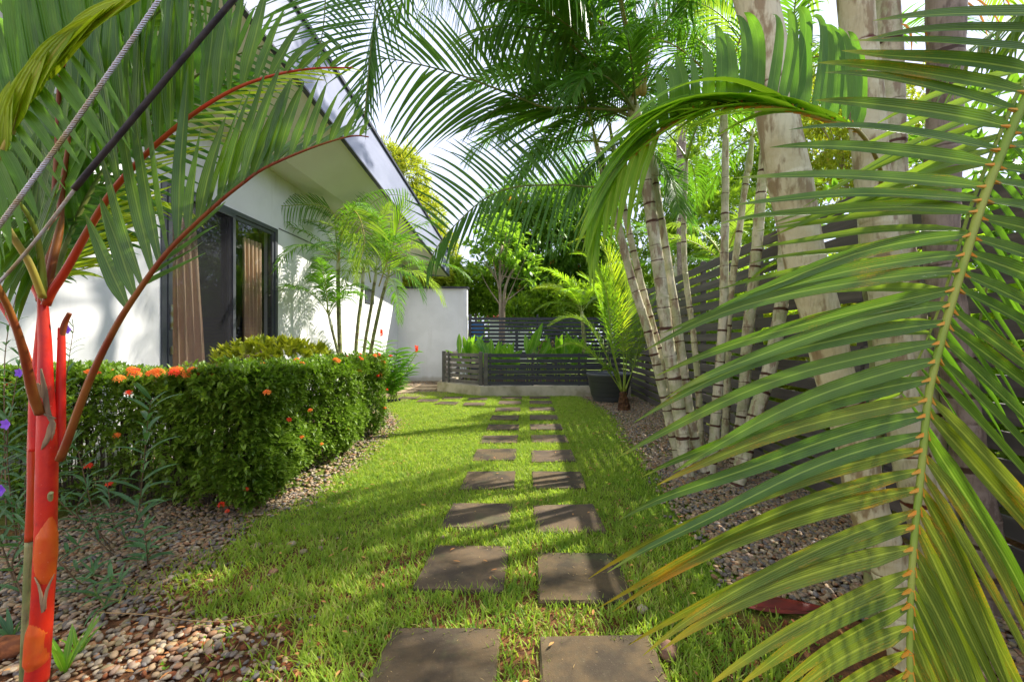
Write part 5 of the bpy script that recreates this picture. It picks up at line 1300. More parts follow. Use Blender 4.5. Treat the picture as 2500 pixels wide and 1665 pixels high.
def hedge_pts(x0, x1, y0, y1, z0, z1, dens, thin=None, open_=()):
    A = []; O = []
    faces = [('x+', (y1-y0)*(z1-z0)), ('x-', (y1-y0)*(z1-z0)), ('y-', (x1-x0)*(z1-z0)), ('y+', (x1-x0)*(z1-z0)), ('z+', (x1-x0)*(y1-y0)*1.3)]
    for f, ar in faces:
        if f in open_: continue
        n = int(dens*ar); u = rng.random(n); v = rng.random(n); d = rng.exponential(.06, n) - .05*(rng.random(n) < .12)*rng.random(n)*2
        if f[0] == 'x':
            s = 1 if f == 'x+' else -1; p = np.stack([np.full(n, x1 if s > 0 else x0)-s*d, y0+(y1-y0)*u, z0+(z1-z0)*v], 1); o_ = np.tile([s, 0, .15], (n, 1))
        elif f[0] == 'y':
            s = 1 if f == 'y+' else -1; p = np.stack([x0+(x1-x0)*u, np.full(n, y1 if s > 0 else y0)-s*d, z0+(z1-z0)*v], 1); o_ = np.tile([0, s, .15], (n, 1))
        else:
            p = np.stack([x0+(x1-x0)*u, y0+(y1-y0)*v, np.full(n, z1)-d*.6], 1); o_ = np.tile([0, 0, 1.0], (n, 1))
        # rounded shoulders, belly pulled in near the ground
        b = bump(p)
        taper = np.clip((.42-p[:, 2])/.42, 0, 1)*.16
        sh = np.clip((p[:, 2]-(z1-.16))/.16, 0, 1)**2*.09
        if f[0] == 'x': p[:, 0] += (b-taper-sh)*(1 if f == 'x+' else -1)
        elif f[0] == 'y': p[:, 1] += (b-taper-sh)*(1 if f == 'y+' else -1)
        else: p[:, 2] += b*.35
        keep = np.ones(n, bool)
        if thin is not None: keep = thin(p, rng.random(n))
        A.append(p[keep]); O.append(o_[keep])
    return np.vstack(A), np.vstack(O)
def thin_front(p, r):
    # sparse leggy gap low down behind the scarlet palm
    g = np.clip((p[:, 2]-.35)/.35, .30, 1)
    inx = (p[:, 0] < -2.30)
    low = np.clip((p[:, 2]-.0)/.18, .45, 1)
    return r < np.where(inx, g, low)
a1, o1 = hedge_pts(-4.15, -2.03, 3.02, 3.80, .03, 1.04, 1450, thin_front)
a2, o2 = hedge_pts(-2.85, -2.03, 3.30, 5.9, .04, 1.05, 1300, lambda p, r: r < np.clip((p[:, 2]-.0)/.15, .5, 1))
leafcloud('foliage', np.vstack([a1, a2]), np.vstack([o1, o2]), .058, hedge, 'hedge', per=6, spread=1.0, wid=.36)
# woody stems inside
parts = []
for k in range(260):
    if k < 150: x, y = random.uniform(-4.1, -2.3), random.uniform(3.2, 3.6)
    else: x, y = random.uniform(-2.7, -2.32), random.uniform(3.5, 5.7)
    P_ = smooth_path([np.array([x, y, -.02]), np.array([x+random.uniform(-.07,.07), y+random.uniform(-.07,.07), .45]), np.array([x+random.uniform(-.16,.16), y+random.uniform(-.14,.14), .98])], 7)
    parts.append(tube(P_, np.linspace(random.uniform(.004,.010), .002, 7), 4, cap=False) + (None,))
V, Fl, At = join(parts); mk('stems', V, Fl, M['wood_dark'], hedge, kind='stuff')
def ixora(pos, outd, size, mat, parent, n=26, name='flower'):
    D = norm(sphere_dirs(n) + 1.1*np.array(outd)); c_ = pos + D*size*.55
    # each floret is four narrow petals lying across its direction
    PV, PF, PA = [], [], []
    X, Yd, Z = frames(D)
    parts_ = []
    for q in range(4):
        an = q*np.pi/2; d2 = norm(X*math.cos(an)+Z*math.sin(an)+D*.35)
        X2, Y2, Z2 = frames(d2, D)
        V, Fc, At = inst(DIA_V, DIA_F, c_, X2, Y2, Z2, np.stack([np.full(n, size*.16), np.full(n, size*.42), np.full(n, size*.2)], 1), DIA_A)
        parts_.append((V, [Fc], At))
    V, Fl, At = join(parts_)
    return mk(name, V, Fl, M[mat], parent, attr=At, smooth=False, origin=pos)
fl = [(-2.98,3.0,1.02,.07,'petal'),(-2.86,2.99,1.05,.08,'petal'),(-2.72,3.02,1.06,.09,'petal'),(-2.6,3.05,1.07,.09,'petal'),(-2.52,3.1,1.07,.08,'petal'),(-2.42,3.2,1.08,.07,'petal'),
      (-2.95,3.1,1.07,.06,'petal_red'),(-3.2,3.05,1.06,.05,'petal_red'),(-2.83,2.92,.93,.05,'petal_red'),(-1.86,2.94,.93,.055,'petal'),(-1.42-.40,3.45,.72,.04,'petal'),
      (-2.25,3.5,1.10,.05,'petal'),(-2.35,4.2,1.1,.07,'petal'),(-2.05,4.4,1.1,.06,'petal'),(-2.2,5.0,1.11,.06,'petal_red'),(-2.0,5.4,1.11,.06,'petal'),(-2.15,5.8,1.08,.08,'petal'),
      (-2.05,5.85,1.0,.08,'petal'),(-2.08,5.88,.9,.08,'petal'),(-2.1,5.9,.8,.07,'petal'),(-2.1,5.8,1.11,.07,'petal_red'),(-2.4,5.9,1.1,.07,'petal_red'),(-2.0,4.9,.95,.05,'petal'),
      (-2.95,2.95,.62,.05,'petal'),(-3.1,2.9,.42,.05,'petal_red'),(-2.0,4.0,.3,.035,'petal'),(-2.05,3.0,.22,.035,'petal_red'),(-3.0,2.95,.27,.05,'petal_red'),(-2.2,2.96,.12,.05,'petal_red'),(-2.14,2.93,.09,.03,'petal_red'),
      (-3.6,3.0,1.02,.06,'petal'),(-3.8,3.02,.98,.05,'petal_red')]
for k in range(14):
    x = random.uniform(-3.4, -2.3); fl.append((x, 3.0+random.uniform(0, .25), 1.03+random.uniform(0, .05), random.uniform(.04, .085), random.choice(['petal','petal','petal_red'])))
for k in range(10):
    fl.append((-2.0+random.uniform(-.06,.04), random.uniform(3.3, 6.0), random.uniform(.3, 1.0), random.uniform(.03, .05), random.choice(['petal','petal_red'])))
for k in range(7):
    fl.append((random.uniform(-2.5,-1.9), random.uniform(3.4, 6.0), 1.09, random.uniform(.04, .06), random.choice(['petal','petal_red'])))
for x, y, z, s, mt in fl:
    ixora(np.array([x, y, z]), (.2, -.4, .9), s*.75, mt, hedge)
# variegated shrub behind the hedge
cro = empty('croton_shrub', (-3.0, 5.3, 0), 'yellow and green variegated shrub rising behind the hedge below the glass door', 'shrub')
pp = np.array([[-3.15+.62*u*math.cos(th)+.0, 5.2+.75*u*math.sin(th), 1.02+.22*math.sqrt(max(0, 1-u*u))+.05*math.sin(7*th)] for u, th in zip(rng.random(300)**.5, rng.uniform(0, 6.28, 300))])
oo = pp - np.array([-3.15, 5.2, .6])
leafcloud('foliage', pp, oo, .13, cro, 'croton', per=6, spread=.6, wid=.32)
parts = [tube(smooth_path([np.array([-3.15+random.uniform(-.15,.15), 5.2+random.uniform(-.15,.15), -.02]), np.array([-3.15+random.uniform(-.4,.4), 5.2+random.uniform(-.4,.4), 1.0])], 5), .009, 4)+(None,) for k in range(24)]
V, Fl, At = join(parts); mk('stems', V, Fl, M['wood_dark'], cro, kind='stuff')

# ------------------------------------------------------------------ long leaved weeds with violet flowers
def ruellia(label, stems, leafl=.13, flowers=(), seed=0, w=.016, mat='ruellia', group='long leaved violet flowered plants', step=.055, name='flowering_weed'):
    rg = np.random.default_rng(seed); b = np.array(stems[0][0], float)
    root = empty(name, (b[0], b[1], 0), label, 'plant', group)
    for st in stems:
        P_ = smooth_path(st, 40); L = np.linalg.norm(np.diff(P_, axis=0), axis=1).sum()
        V, Fl = tube(P_, np.linspace(.0045, .0018, 40), 5); so = mk('stem', V, Fl, M['twig'] if L > .4 else M['rachis_dark'], root, smooth=True, origin=P_[0])
        k = 0; q = .3 if L > .4 else .1
        while q < 1.0:
            i = int(q*39); T = norm(P_[min(39, i+1)]-P_[max(0, i-1)])
            a = rg.uniform(0, 3.14) + k*1.57
            for sg in (0, np.pi):
                d = np.array([math.cos(a+sg), math.sin(a+sg), .35*(1+q)])
                l_ = leafl*rg.uniform(.7, 1.15)*(1.1-.5*max(0, q-.6)); tip = P_[i]+norm(d)*l_+np.array([0, 0, -.25*l_*rg.uniform(.2, 1.6)])
                leafblade(P_[i], tip, (0, 0, .22*l_), w*rg.uniform(.8, 1.2), mat, so, face=(rg.normal()*.3, -.3, 1), nseg=6, cut=.35)
            k += 1; q += step/L*rg.uniform(.8, 1.2)
        # closing tuft
        for sg in range(3):
            a = rg.uniform(0, 6.28); d = norm(np.array([math.cos(a), math.sin(a), 1.3])); leafblade(P_[-1], P_[-1]+d*leafl*.6, (0, 0, .01), w*.8, mat, so, nseg=5, cut=.35)
    for f in flowers:
        f = np.array(f, float); parts = []
        for q in range(5):
            a = q*1.257; d = np.array([math.cos(a), -.35, math.sin(a)])
            V, Fc, At = strips(f[None], (f+d*.016)[None], (f+d*.030)[None], np.array([.026]), np.array([[0, -1., .1]]), 4, cut=.5, blunt=4, fold=.1)
            parts.append(strip_part(V, Fc, At))
        V, Fl, At = join(parts); mk('flower', V, Fl, M['petal_purple'], root, attr=At, smooth=True, origin=f)
def wp(x, y, Y): return at(x, y, Y)
ruellia('tall dark stemmed weed with long blue green leaves before the hedge', [[gp(300,1330)*[1,1,0], wp(335,1260,2.45), wp(352,1120,2.35), wp(362,1020,2.3), wp(370,975,2.3)]], .21, seed=1, w=.030)
ruellia('small leafy seedling on the pebbles below the tall weed', [[gp(362,1385), wp(358,1340,2.2), wp(352,1290,2.2)]], .14, seed=2, w=.028, step=.04)
ruellia('clump of long narrow leaves left of the scarlet trunk with a violet flower', [[np.array([-2.9,2.35,0]), wp(20,1150,2.2), wp(20,1020,2.2)], [np.array([-2.75,2.3,0]), wp(60,1200,2.2), wp(90,1080,2.25)], [np.array([-2.6,2.1,0]), wp(-20,1250,2.05), wp(-30,1120,2.0)],
        [np.array([-2.5,2.2,0]), wp(60,1330,2.1), wp(40,1230,2.1)], [np.array([-2.35,1.95,0]), wp(30,1380,1.95), wp(70,1290,1.95)]], .17, [wp(18,1035,2.15), wp(5,1195,1.95)], seed=3, w=.020)
ruellia('long stemmed weed rising beside the white wall left of the scarlet shaft', [[np.array([-3.3,2.6,0]), wp(10,950,2.6), wp(18,820,2.6), wp(40,720,2.65)], [np.array([-3.2,2.7,0]), wp(150,1000,2.65), wp(165,900,2.6), wp(180,800,2.6)], [np.array([-3.4,2.6,0]), wp(30,990,2.6), wp(50,870,2.6)]],
        .13, [wp(167,805,2.55), wp(50,910,2.55)], seed=4, w=.014)
ruellia('thin branching weed between the scarlet trunk and the hedge', [[np.array([-2.45,2.45,0]), wp(190,1260,2.4), wp(215,1190,2.4)], [np.array([-2.5,2.5,0]), wp(240,1290,2.45), wp(190,1100,2.45)], [np.array([-2.2,2.5,0]), wp(290,1300,2.4), wp(262,1180,2.4)],
        [np.array([-2.6,2.6,0]), wp(130,1200,2.5), wp(175,1080,2.5)]], .15, [], seed=5, w=.018)
ruellia('low weed with long leaves spreading over the pebbles at the left', [[np.array([-2.0,2.05,0]), wp(190,1440,1.98), wp(230,1400,1.98)], [np.array([-2.05,2.0,0]), wp(230,1430,2.0), wp(290,1420,2.0)], [np.array([-2.1,2.2,0]), wp(150,1380,2.1), wp(190,1330,2.1)]], .15, [], seed=6, w=.020)
# strap leaved young plants at the foot of the scarlet palm
def rosette(label, c_, n, l, w, seed, mat='broad'):
    rg = np.random.default_rng(seed); root = empty('strap_leaved_plant', c_, label, 'plant')
    for k in range(n):
        a = rg.uniform(0, 6.28); e = rg.uniform(.9, 2.6); d = norm(np.array([math.cos(a), math.sin(a), e]))
        leafblade(np.array(c_)+[0,0,-.01], np.array(c_)+d*l*rg.uniform(.7, 1.1), (0, 0, .03), w, mat, root, face=(-math.cos(a), -math.sin(a)-.5, .5), nseg=7, cut=.4)
rosette('bright strap leaved young plant at the foot of the scarlet trunk', gp(158,1640)*[1,1,0], 7, .20, .030, 1)
rosette('smaller strap leaved sprout right of the bright one', gp(190,1600)*[1,1,0], 5, .15, .020, 2)
rosette('dark leafy sprout left of the scarlet trunk', gp(30,1560)*[1,1,0], 6, .14, .022, 3, 'ruellia')
# broad dark leaves before the right fence
pr_ = empty('broad_leaved_shrub', (2.05, 2.35, 0), 'dark shrub with a few large oval leaves between the near trunks and the fence', 'shrub')
for (ax, ay, tx, ty, Y_) in ((2100,990,2175,905,2.5),(2190,960,2100,930,2.5),(2300,1100,2330,930,2.3),(2270,1000,2290,1130,2.3),(2350,1050,2330,1180,2.2),(2420,650,2470,600,2.3),(2400,900,2350,860,2.4),(2260,1110,2310,1060,2.3)):
    leafblade(at(ax, ay, Y_), at(tx, ty, Y_-.05), (0, 0, .03), .11, 'broad_dark', pr_)
for (ax, ay, bx, by) in ((2240,1330,2180,960),(2260,1330,2300,1000),(2250,1330,2360,900),(2260,1300,2420,650)):
    V, Fl = tube(smooth_path([at(ax, ay, 2.45)*[1,1,1], at((ax+bx)/2+10, (ay+by)/2, 2.4), at(bx, by, 2.38)], 8), .006, 5); mk('stem', V, Fl, M['rachis_dark'], pr_)
V, Fl = tube(smooth_path([np.array([at(2250,1330,2.45)[0], 2.45, -.02]), at(2250,1330,2.45)+[0,0,.02]], 5), .012, 6); mk('stem', V, Fl, M['twig'], pr_)

# ------------------------------------------------------------------ pebbles, clods, stones
def icosa(sub):
    import bmesh
    bm = bmesh.new(); bmesh.ops.create_icosphere(bm, subdivisions=sub, radius=.5); bm.verts.ensure_lookup_table()
    V = np.array([v.co[:] for v in bm.verts]); Fc = np.array([[v.index for v in f.verts] for f in bm.faces]); bm.free(); return V, Fc
def pebbles(name, pos, size, sub, label, cat='pebbles', mat='pebble', flat=.55):
    n = len(pos); TV, TF = icosa(sub)
    D = norm(np.stack([rng.normal(size=n), rng.normal(size=n), rng.normal(0, .25, n)], 1)); X, Yd, Z = frames(D)
    sc = np.stack([size*rng.uniform(.6, .95, n), size*rng.uniform(.9, 1.35, n), size*flat*rng.uniform(.7, 1.2, n)], 1)
    pos = pos.copy(); pos[:, 2] += size*.16
    V, Fc, At = inst(TV, TF, pos, X, Yd, Z, sc)
    m_ = len(TV); V = V.reshape(n, m_, 3); V += (rng.normal(0, .04, (n, m_, 1))*(V-pos[:, None])); V = V.reshape(-1, 3)
    o = mk(name, V, Fc, M[mat], attr=At, smooth=True, kind='stuff'); tag(o, label, cat); return o
def boundary_left(y):   # right edge of the pebble bed on the left
    return np.interp(y, [1.2,1.55,1.8,2.0,2.15,2.35,2.7,3.0,3.3,4.2,6.5,8.4,8.8], [-.95,-.98,-1.1,-1.75,-1.93,-1.90,-1.92,-2.05,-1.80,-1.78,-2.0,-2.9,-3.5])
def boundary_right(y):
    return np.interp(y, [1.0,1.5,2.06,2.26,2.71,3.09,4.0,5.44,6.5,7.5,8.6,9.8], [1.35,1.25,1.12,1.10,1.20,1.17,1.33,1.34,1.5,1.55,1.45,1.3])
def scatter(n, x0, x1, y0, y1, test):
    x = rng.uniform(x0, x1, n); y = rng.uniform(y0, y1, n); k = test(x, y); return np.stack([x[k], y[k], np.zeros(k.sum())], 1)
soft = lambda x, y: rng.normal(0, .07, len(x))
pL = scatter(24000, -3.4, -.6, 1.25, 3.6, lambda x, y: (x+soft(x, y) < boundary_left(y)) & (rng.random(len(x)) < np.where(y < 1.95, np.where(x > -1.6, .42, .6), .85)))
pL[:, 2] = rng.uniform(0, .012, len(pL))
pebbles('pebble_bed', pL, rng.uniform(.012, .037, len(pL)), 2, 'grey and tan river pebbles covering the bed at the left below the hedge')
pL2 = scatter(9000, -4.2, -1.6, 3.6, 9.2, lambda x, y: (x+soft(x, y) < boundary_left(y)))
pebbles('pebble_bed', pL2, rng.uniform(.03, .05, len(pL2)), 1, 'river pebbles in the shade under and beyond the hedge')
pR = scatter(16000, 1.0, 2.42, 1.2, 4.6, lambda x, y: (x+soft(x, y) > boundary_right(y)) & (x < 2.44) & ((y > 2.0) | (x > 1.55)))
pR[:, 2] = rng.uniform(0, .012, len(pR))
pebbles('pebble_bed', pR, rng.uniform(.018, .040, len(pR)), 2, 'brown river pebbles under the thick palm trunks beside the right fence')
pR2 = scatter(9000, 1.2, 2.6, 4.6, 9.7, lambda x, y: (x+soft(x, y) > boundary_right(y)))
pebbles('pebble_bed', pR2, rng.uniform(.025, .045, len(pR2)), 1, 'pebbles and dry bits round the small palm and the pot')
pG = scatter(12000, -4.3, -1.9, 8.9, 13.6, lambda x, y: (y > 8.9-.25*(x+3.4)+np.where(x > -2.6, .9, 0)) & ((x < -2.4) | (y > 10.0+(x+2.36)*-1)))
pebbles('gravel_patch', pG, rng.uniform(.022, .04, len(pG)), 1, 'pale gravel before the white garden wall at the far left end', 'gravel')
# sparse pebbles strayed into the lawn
stray = [(1569,1490,.040,'single round tan stone at the corner of the second right slab'),(728,765+360,.0,'')]
def stone(c_, s, label, mat='pebble', name='stone', flat=.7, sub=3, rough=.05, cat='stone', g=None):
    TV, TF = icosa(sub); q = TV*s*np.array([1.0, 1.15, flat]); nz_ = 1+rough*(np.sin(TV[:, :1]*9+s*90)+np.sin(TV[:, 1:2]*11+s*50)+rng.normal(0, .25, (len(TV), 1)))
    q = q*nz_; a = rng.uniform(0, 3.14); c2, s2 = math.cos(a), math.sin(a); x_ = q[:, 0]*c2-q[:, 1]*s2; y_ = q[:, 0]*s2+q[:, 1]*c2; q[:, 0], q[:, 1] = x_, y_
    At = np.zeros((len(q), 3)); At[:, 2] = rng.random()
    V = q + np.array(c_) + [0, 0, s*flat*.32]
    return tag(mk(name, V, TF, M[mat], attr=At, smooth=True, origin=c_), label, cat, g)
stone(gp(1569,1492), .05, 'single round tan stone at the outer corner of the second slab of the right column')
stone(gp(1632,1600), .085, 'rough brown stone lying right of the nearest right slab', 'stone_brown', rough=.08)
stone(gp(10,1600), .12, 'crumbly tan stone at the lower left corner beside the scarlet trunk', 'clod', rough=.1)
stone(gp(1081,1315), .035, 'small whitish pebble in the grass above the second left slab')
for x, y, s, lb in ((625,1338,.055,'pale flat pebble in the sunlit grass near the pebble bed, upper left one'),(712,1332,.05,'pale pebble in the grass right of the flat one'),(741,1350,.045,'bluish pebble standing in the sunlit grass'),
                    (667,1399,.045,'grey pebble in the middle of the sunlit grass patch'),(784,1341,.035,'small pinkish pebble farthest right in the sunlit grass')):
    stone(gp(x, y), s, lb, g='pebbles strayed into the lawn')
pc_ = scatter(900, -1.9, -.35, 1.2, 1.9, lambda x, y: x < -.35-.25*(y-1.2)/.7)
pebbles('clay_clods', pc_[:420], rng.uniform(.012, .035, len(pc_[:420])), 1, 'crumbs of red brown clay among the pebbles at the lower left', 'clods', 'clod', .8)
pc2 = scatter(400, .85, 1.5, 1.25, 1.95, lambda x, y: x > .7)
pebbles('clay_clods', pc2[:150], rng.uniform(.008, .025, len(pc2[:150])), 1, 'crumbs of dark clay between moss at the lower right', 'clods', 'clod', .8)
pm = scatter(260, -1.9, .0, 1.3, 3.3, lambda x, y: (x < boundary_left(y)+.7) & (x > boundary_left(y)-.1))
pebbles('scattered_pebbles', pm, rng.uniform(.018, .035, len(pm)), 2, 'loose pebbles scattered along the ragged edge of the grass at the left', 'pebbles')

# ------------------------------------------------------------------ lawn
def in_slab(x, y, e=.0):
    r = np.zeros(len(x), bool)
    for x0, x1, y0, y1 in SLABS: r |= (x > x0+e) & (x < x1-e) & (y > y0+e) & (y < y1-e)
    return r
from mathutils import noise as mn
def fieldnoise(x, y, s):
    a = np.sin(x*s*1.3+1.7)*np.cos(y*s*1.1-.4)+.5*np.sin(x*s*2.9-y*s*2.3+.8)+.35*np.cos(x*s*5.3+y*s*4.7)
    return a/1.85
def lawn_ok(x, y):
    l = boundary_left(y); r_ = boundary_right(y)
    p = np.ones(len(x))
    p *= np.where(y < 2.5, np.clip((x-l+.34)/.60, 0, 1)**1.6, np.clip((x-l+.12)/.32, 0, 1))
    p *= np.clip((r_-x+.05)/.25, 0, 1)
    p *= np.where(y > 9.6, np.where(x < -1.1, np.clip((10.6-y+(-1.1-x)*.15)/.6, 0, 1)*np.clip((x+3.2)/.4, 0, 1), (y < 9.80)), 1)
    # thin patches of soil near the camera
    fn = fieldnoise(x, y, 3.1)
    near = np.clip((2.6-y)/1.0, 0, 1)
    p *= 1-near*np.clip(fn*1.2+.15, 0, .85)
    side = np.clip((x-.65)/.3, 0, 1)*np.clip((6.5-y)/1.5, 0, 1)
    p *= 1-.80*side*np.clip(.75+fn, 0, 1)
    p *= 1-.6*np.clip((x+1.5)/-.4, 0, 1)*np.clip((3.2-y)/.5, 0, 1)*np.clip(.5+fn, 0, 1)
    p *= 1-.8*np.clip(fieldnoise(x+3, y*.8, 6.3)+.1, 0, 1)*np.clip((5.5-y)/3, 0, 1)
    p *= 1-.6*np.clip(fieldnoise(x*1.7, y*1.9, 9.0), 0, 1)*np.clip((4-y)/1.5, 0, 1)
    return p
def make_blades(n, y0, y1, h, w, label, bend=.6, name='lawn_grass', mat='grass', prob=None, x0=-3.3, x1=1.75, pw=1.0, flatf=.5, minz=0):
    y = y0 + (y1-y0)*rng.random(n)**pw; x = rng.uniform(x0, x1, n)
    p = lawn_ok(x, y) if prob is None else prob(x, y)
    vis = (np.abs(x - .0) < y*1.32+.1)
    k = (rng.random(n) < p) & vis & ~(in_slab(x, y, .010+.035*rng.random(n)**2))
    x, y = x[k], y[k]; n = len(x)
    # tufts
    a = rng.uniform(0, 2*np.pi, n); lean = np.abs(rng.normal(flatf, .3, n))
    D = norm(np.stack([np.cos(a)*lean, np.sin(a)*lean, np.ones(n)], 1))
    X = norm(np.cross(D, np.stack([np.cos(a), np.sin(a), np.zeros(n)], 1)+1e-3)); Z = np.cross(X, D)
    s = rng.uniform(.5, 1.15, n)*(1+.25*fieldnoise(x, y, 2.2))
    TV = np.array([(-.5,0,0),(.5,0,0),(-.42,.45,.07*bend),(.42,.45,.07*bend),(0,1,.45*bend)], float)
    Zs = np.where((Z[:, 2:3] > 0), -Z, Z)   # tips bend towards the ground
    TF = np.array([(0,1,3),(0,3,2),(2,3,4)]); TA = np.array([(0,0),(0,0),(.5,.45),(.5,.45),(1,1)], float)
    pos = np.stack([x, y, np.full(n, minz-.004)], 1)
    rn = np.clip(.33+.28*fieldnoise(x, y, 1.7)+.2*fieldnoise(x+5, y, 5.1)+rng.normal(0, .24, n), 0, .74); dry = rng.random(n) < .09+.30*np.clip(fieldnoise(x+2, y+1, 2.7)-.15, 0, 1); rn[dry] = rng.uniform(.8, 1, dry.sum())
    V, Fc, At = inst(TV, TF, pos, X, D, Zs, np.stack([w*rng.uniform(.7, 1.2, n), h*s, h*s], 1), TA, rn)
    o = mk(name, V, Fc, M[mat], attr=At, smooth=True, kind='stuff'); tag(o, label, 'grass'); return o
make_blades(90000, 1.22, 2.9, .060, .0080, 'bright green grass round the nearest stepping stones', pw=1.1)
make_blades(120000, 2.9, 5.4, .048, .0072, 'green lawn along the middle of the path')
make_blades(130000, 5.4, 10.6, .042, .0085, 'sunlit lawn at the far end before the planter')
make_blades(9000, 1.3, 5, .05, .003, 'dry straw coloured blades lying in the grass', name='dry_grass', mat='straw', flatf=3.0, bend=.2)
make_blades(60000, 1.7, 7.2, .010, .006, 'low yellow green moss between the lawn and the right pebbles', name='moss', mat='moss', flatf=1.0,
            prob=lambda x, y: np.clip((x-.60)/.2, 0, 1)*np.clip((boundary_right(y)+.05-x)/.15, 0, 1)*(fieldnoise(x, y, 4.1) > -.25))
def near_slab(x, y):
    r = np.zeros(len(x), bool)
    for x0, x1, y0, y1 in SLABS: r |= (x > x0-.03) & (x < x1+.03) & (y > y0-.03) & (y < y1+.03)
    return r
make_blades(90000, 1.3, 6.5, .008, .005, 'thin moss creeping along the edges of the stepping stones', name='moss', mat='moss', flatf=1.0, minz=.012, x0=-.75, x1=.75,
            prob=lambda x, y: near_slab(x, y)*np.clip(.35+fieldnoise(x, y, 5.3), 0, 1))
# clover leaves and tiny weeds
def tinyweeds(n, prob, label, s=.016, mat='broad'):
    y = rng.uniform(1.3, 3.4, n); x = rng.uniform(-2, 1.5, n); k = (rng.random(n) < prob(x, y)) & ~in_slab(x, y); x, y = x[k], y[k]
    leafcloud('clover', np.stack([x, y, np.full(len(x), .012)], 1), np.tile([0, 0, 1.0], (len(x), 1)), s, None, mat, per=4, spread=.9, wid=.7)['label'] = label
tinyweeds(1400, lambda x, y: np.clip(fieldnoise(x, y, 3.7), 0, 1), 'tiny round leaved weeds scattered in the thin grass')
# straw bits, leaf litter
n = 260; x = rng.uniform(-.6, .6, n); y = rng.uniform(1.3, 5, n); k = in_slab(x, y, .02); x, y = x[k], y[k]; n = len(x)
a = rng.uniform(0, 6.28, n); D = np.stack([np.cos(a), np.sin(a), np.zeros(n)], 1); X, Yd, Z = frames(D)
V, Fc, At = inst(DIA_V, DIA_F, np.stack([x, y, np.full(n, .0275)], 1), X, Yd, Z, np.stack([np.full(n, .0025), rng.uniform(.008, .03, n), np.full(n, .004)], 1), DIA_A)
tag(mk('straw_bits', V, Fc, M['straw'], attr=At, kind='stuff'), 'pale straw bits lying on the slabs', 'debris')
n = 900; x = rng.uniform(-2.6, 2.3, n); y = rng.uniform(1.3, 6.5, n); k = ((x < boundary_left(y)+.5) | (x > .6) | (rng.random(n) < .25)); x, y = x[k], y[k]; n = len(x)
a = rng.uniform(0, 6.28, n); D = np.stack([np.cos(a), np.sin(a), rng.normal(.1, .15, n)], 1); X, Yd, Z = frames(D)
V, Fc, At = inst(LEAF_V, LEAF_F, np.stack([x, y, np.full(n, .035)], 1), X, Yd, Z, np.stack([np.full(n, .012), rng.uniform(.02, .05, n), np.full(n, .02)], 1), LEAF_A)
tag(mk('leaf_litter', V, Fc, M['litter'], attr=At, kind='stuff'), 'fallen orange brown leaves on the pebbles and thin grass', 'leaf litter')
# twig, fallen sheath
tw = empty('fallen_twig', gp(470,1530), 'long thin straw coloured twig lying across the pebbles and grass at the lower left', 'twig')
P_ = smooth_path([gp(232,1510)+[0,0,.03], gp(340,1517)+[0,0,.035], gp(440,1530)+[0,0,.035], gp(540,1535)+[0,0,.035], gp(640,1515)+[0,0,.03], gp(760,1492)+[0,0,.035]], 40)
V, Fl = tube(P_, np.linspace(.0028, .0014, 40), 6); mk('stick', V, Fl, M['twig_dry'], tw, smooth=True)
tw2 = empty('fallen_twig', gp(260,1440), 'short brown twig curving down to the pebbles right of the scarlet trunk', 'twig')
P_ = smooth_path([at(146,1370,1.75), at(200,1425,1.85), gp(250,1425)+[0,0,.02], gp(285,1435)+[0,0,.03]], 20)
V, Fl = tube(P_, .003, 5); mk('stick', V, Fl, M['twig'], tw2, smooth=True)
br = empty('fallen_palm_sheath', gp(1850,1490), 'curled dark red palm sheath lying on the pebbles at the right', 'palm sheath')
A_, E_ = gp(1782,1478)+[0,0,.035], gp(1960,1498)+[0,0,.035]
V, Fc, At = strips(A_[None], ((A_+E_)/2+[0,0,.03])[None], (E_+[.1,0,0])[None], np.array([.10]), np.array([[0, -.3, 1.]]), 16, fold=-.5, cut=.5, blunt=4)
mk('sheath', V[0], Fc, M['bract'], br, attr=At[0], smooth=True)
V, Fc, At = strips(A_[None]+[.02,-.03,-.01], ((A_+E_)/2+[0,-.05,.0])[None], (E_+[.05,-.04,-.01])[None], np.array([.03]), np.array([[0, -.3, 1.]]), 12, fold=-.4, cut=.5, blunt=4)
mk('sheath_edge', V[0], Fc, M['bract'], br, attr=At[0], smooth=True)

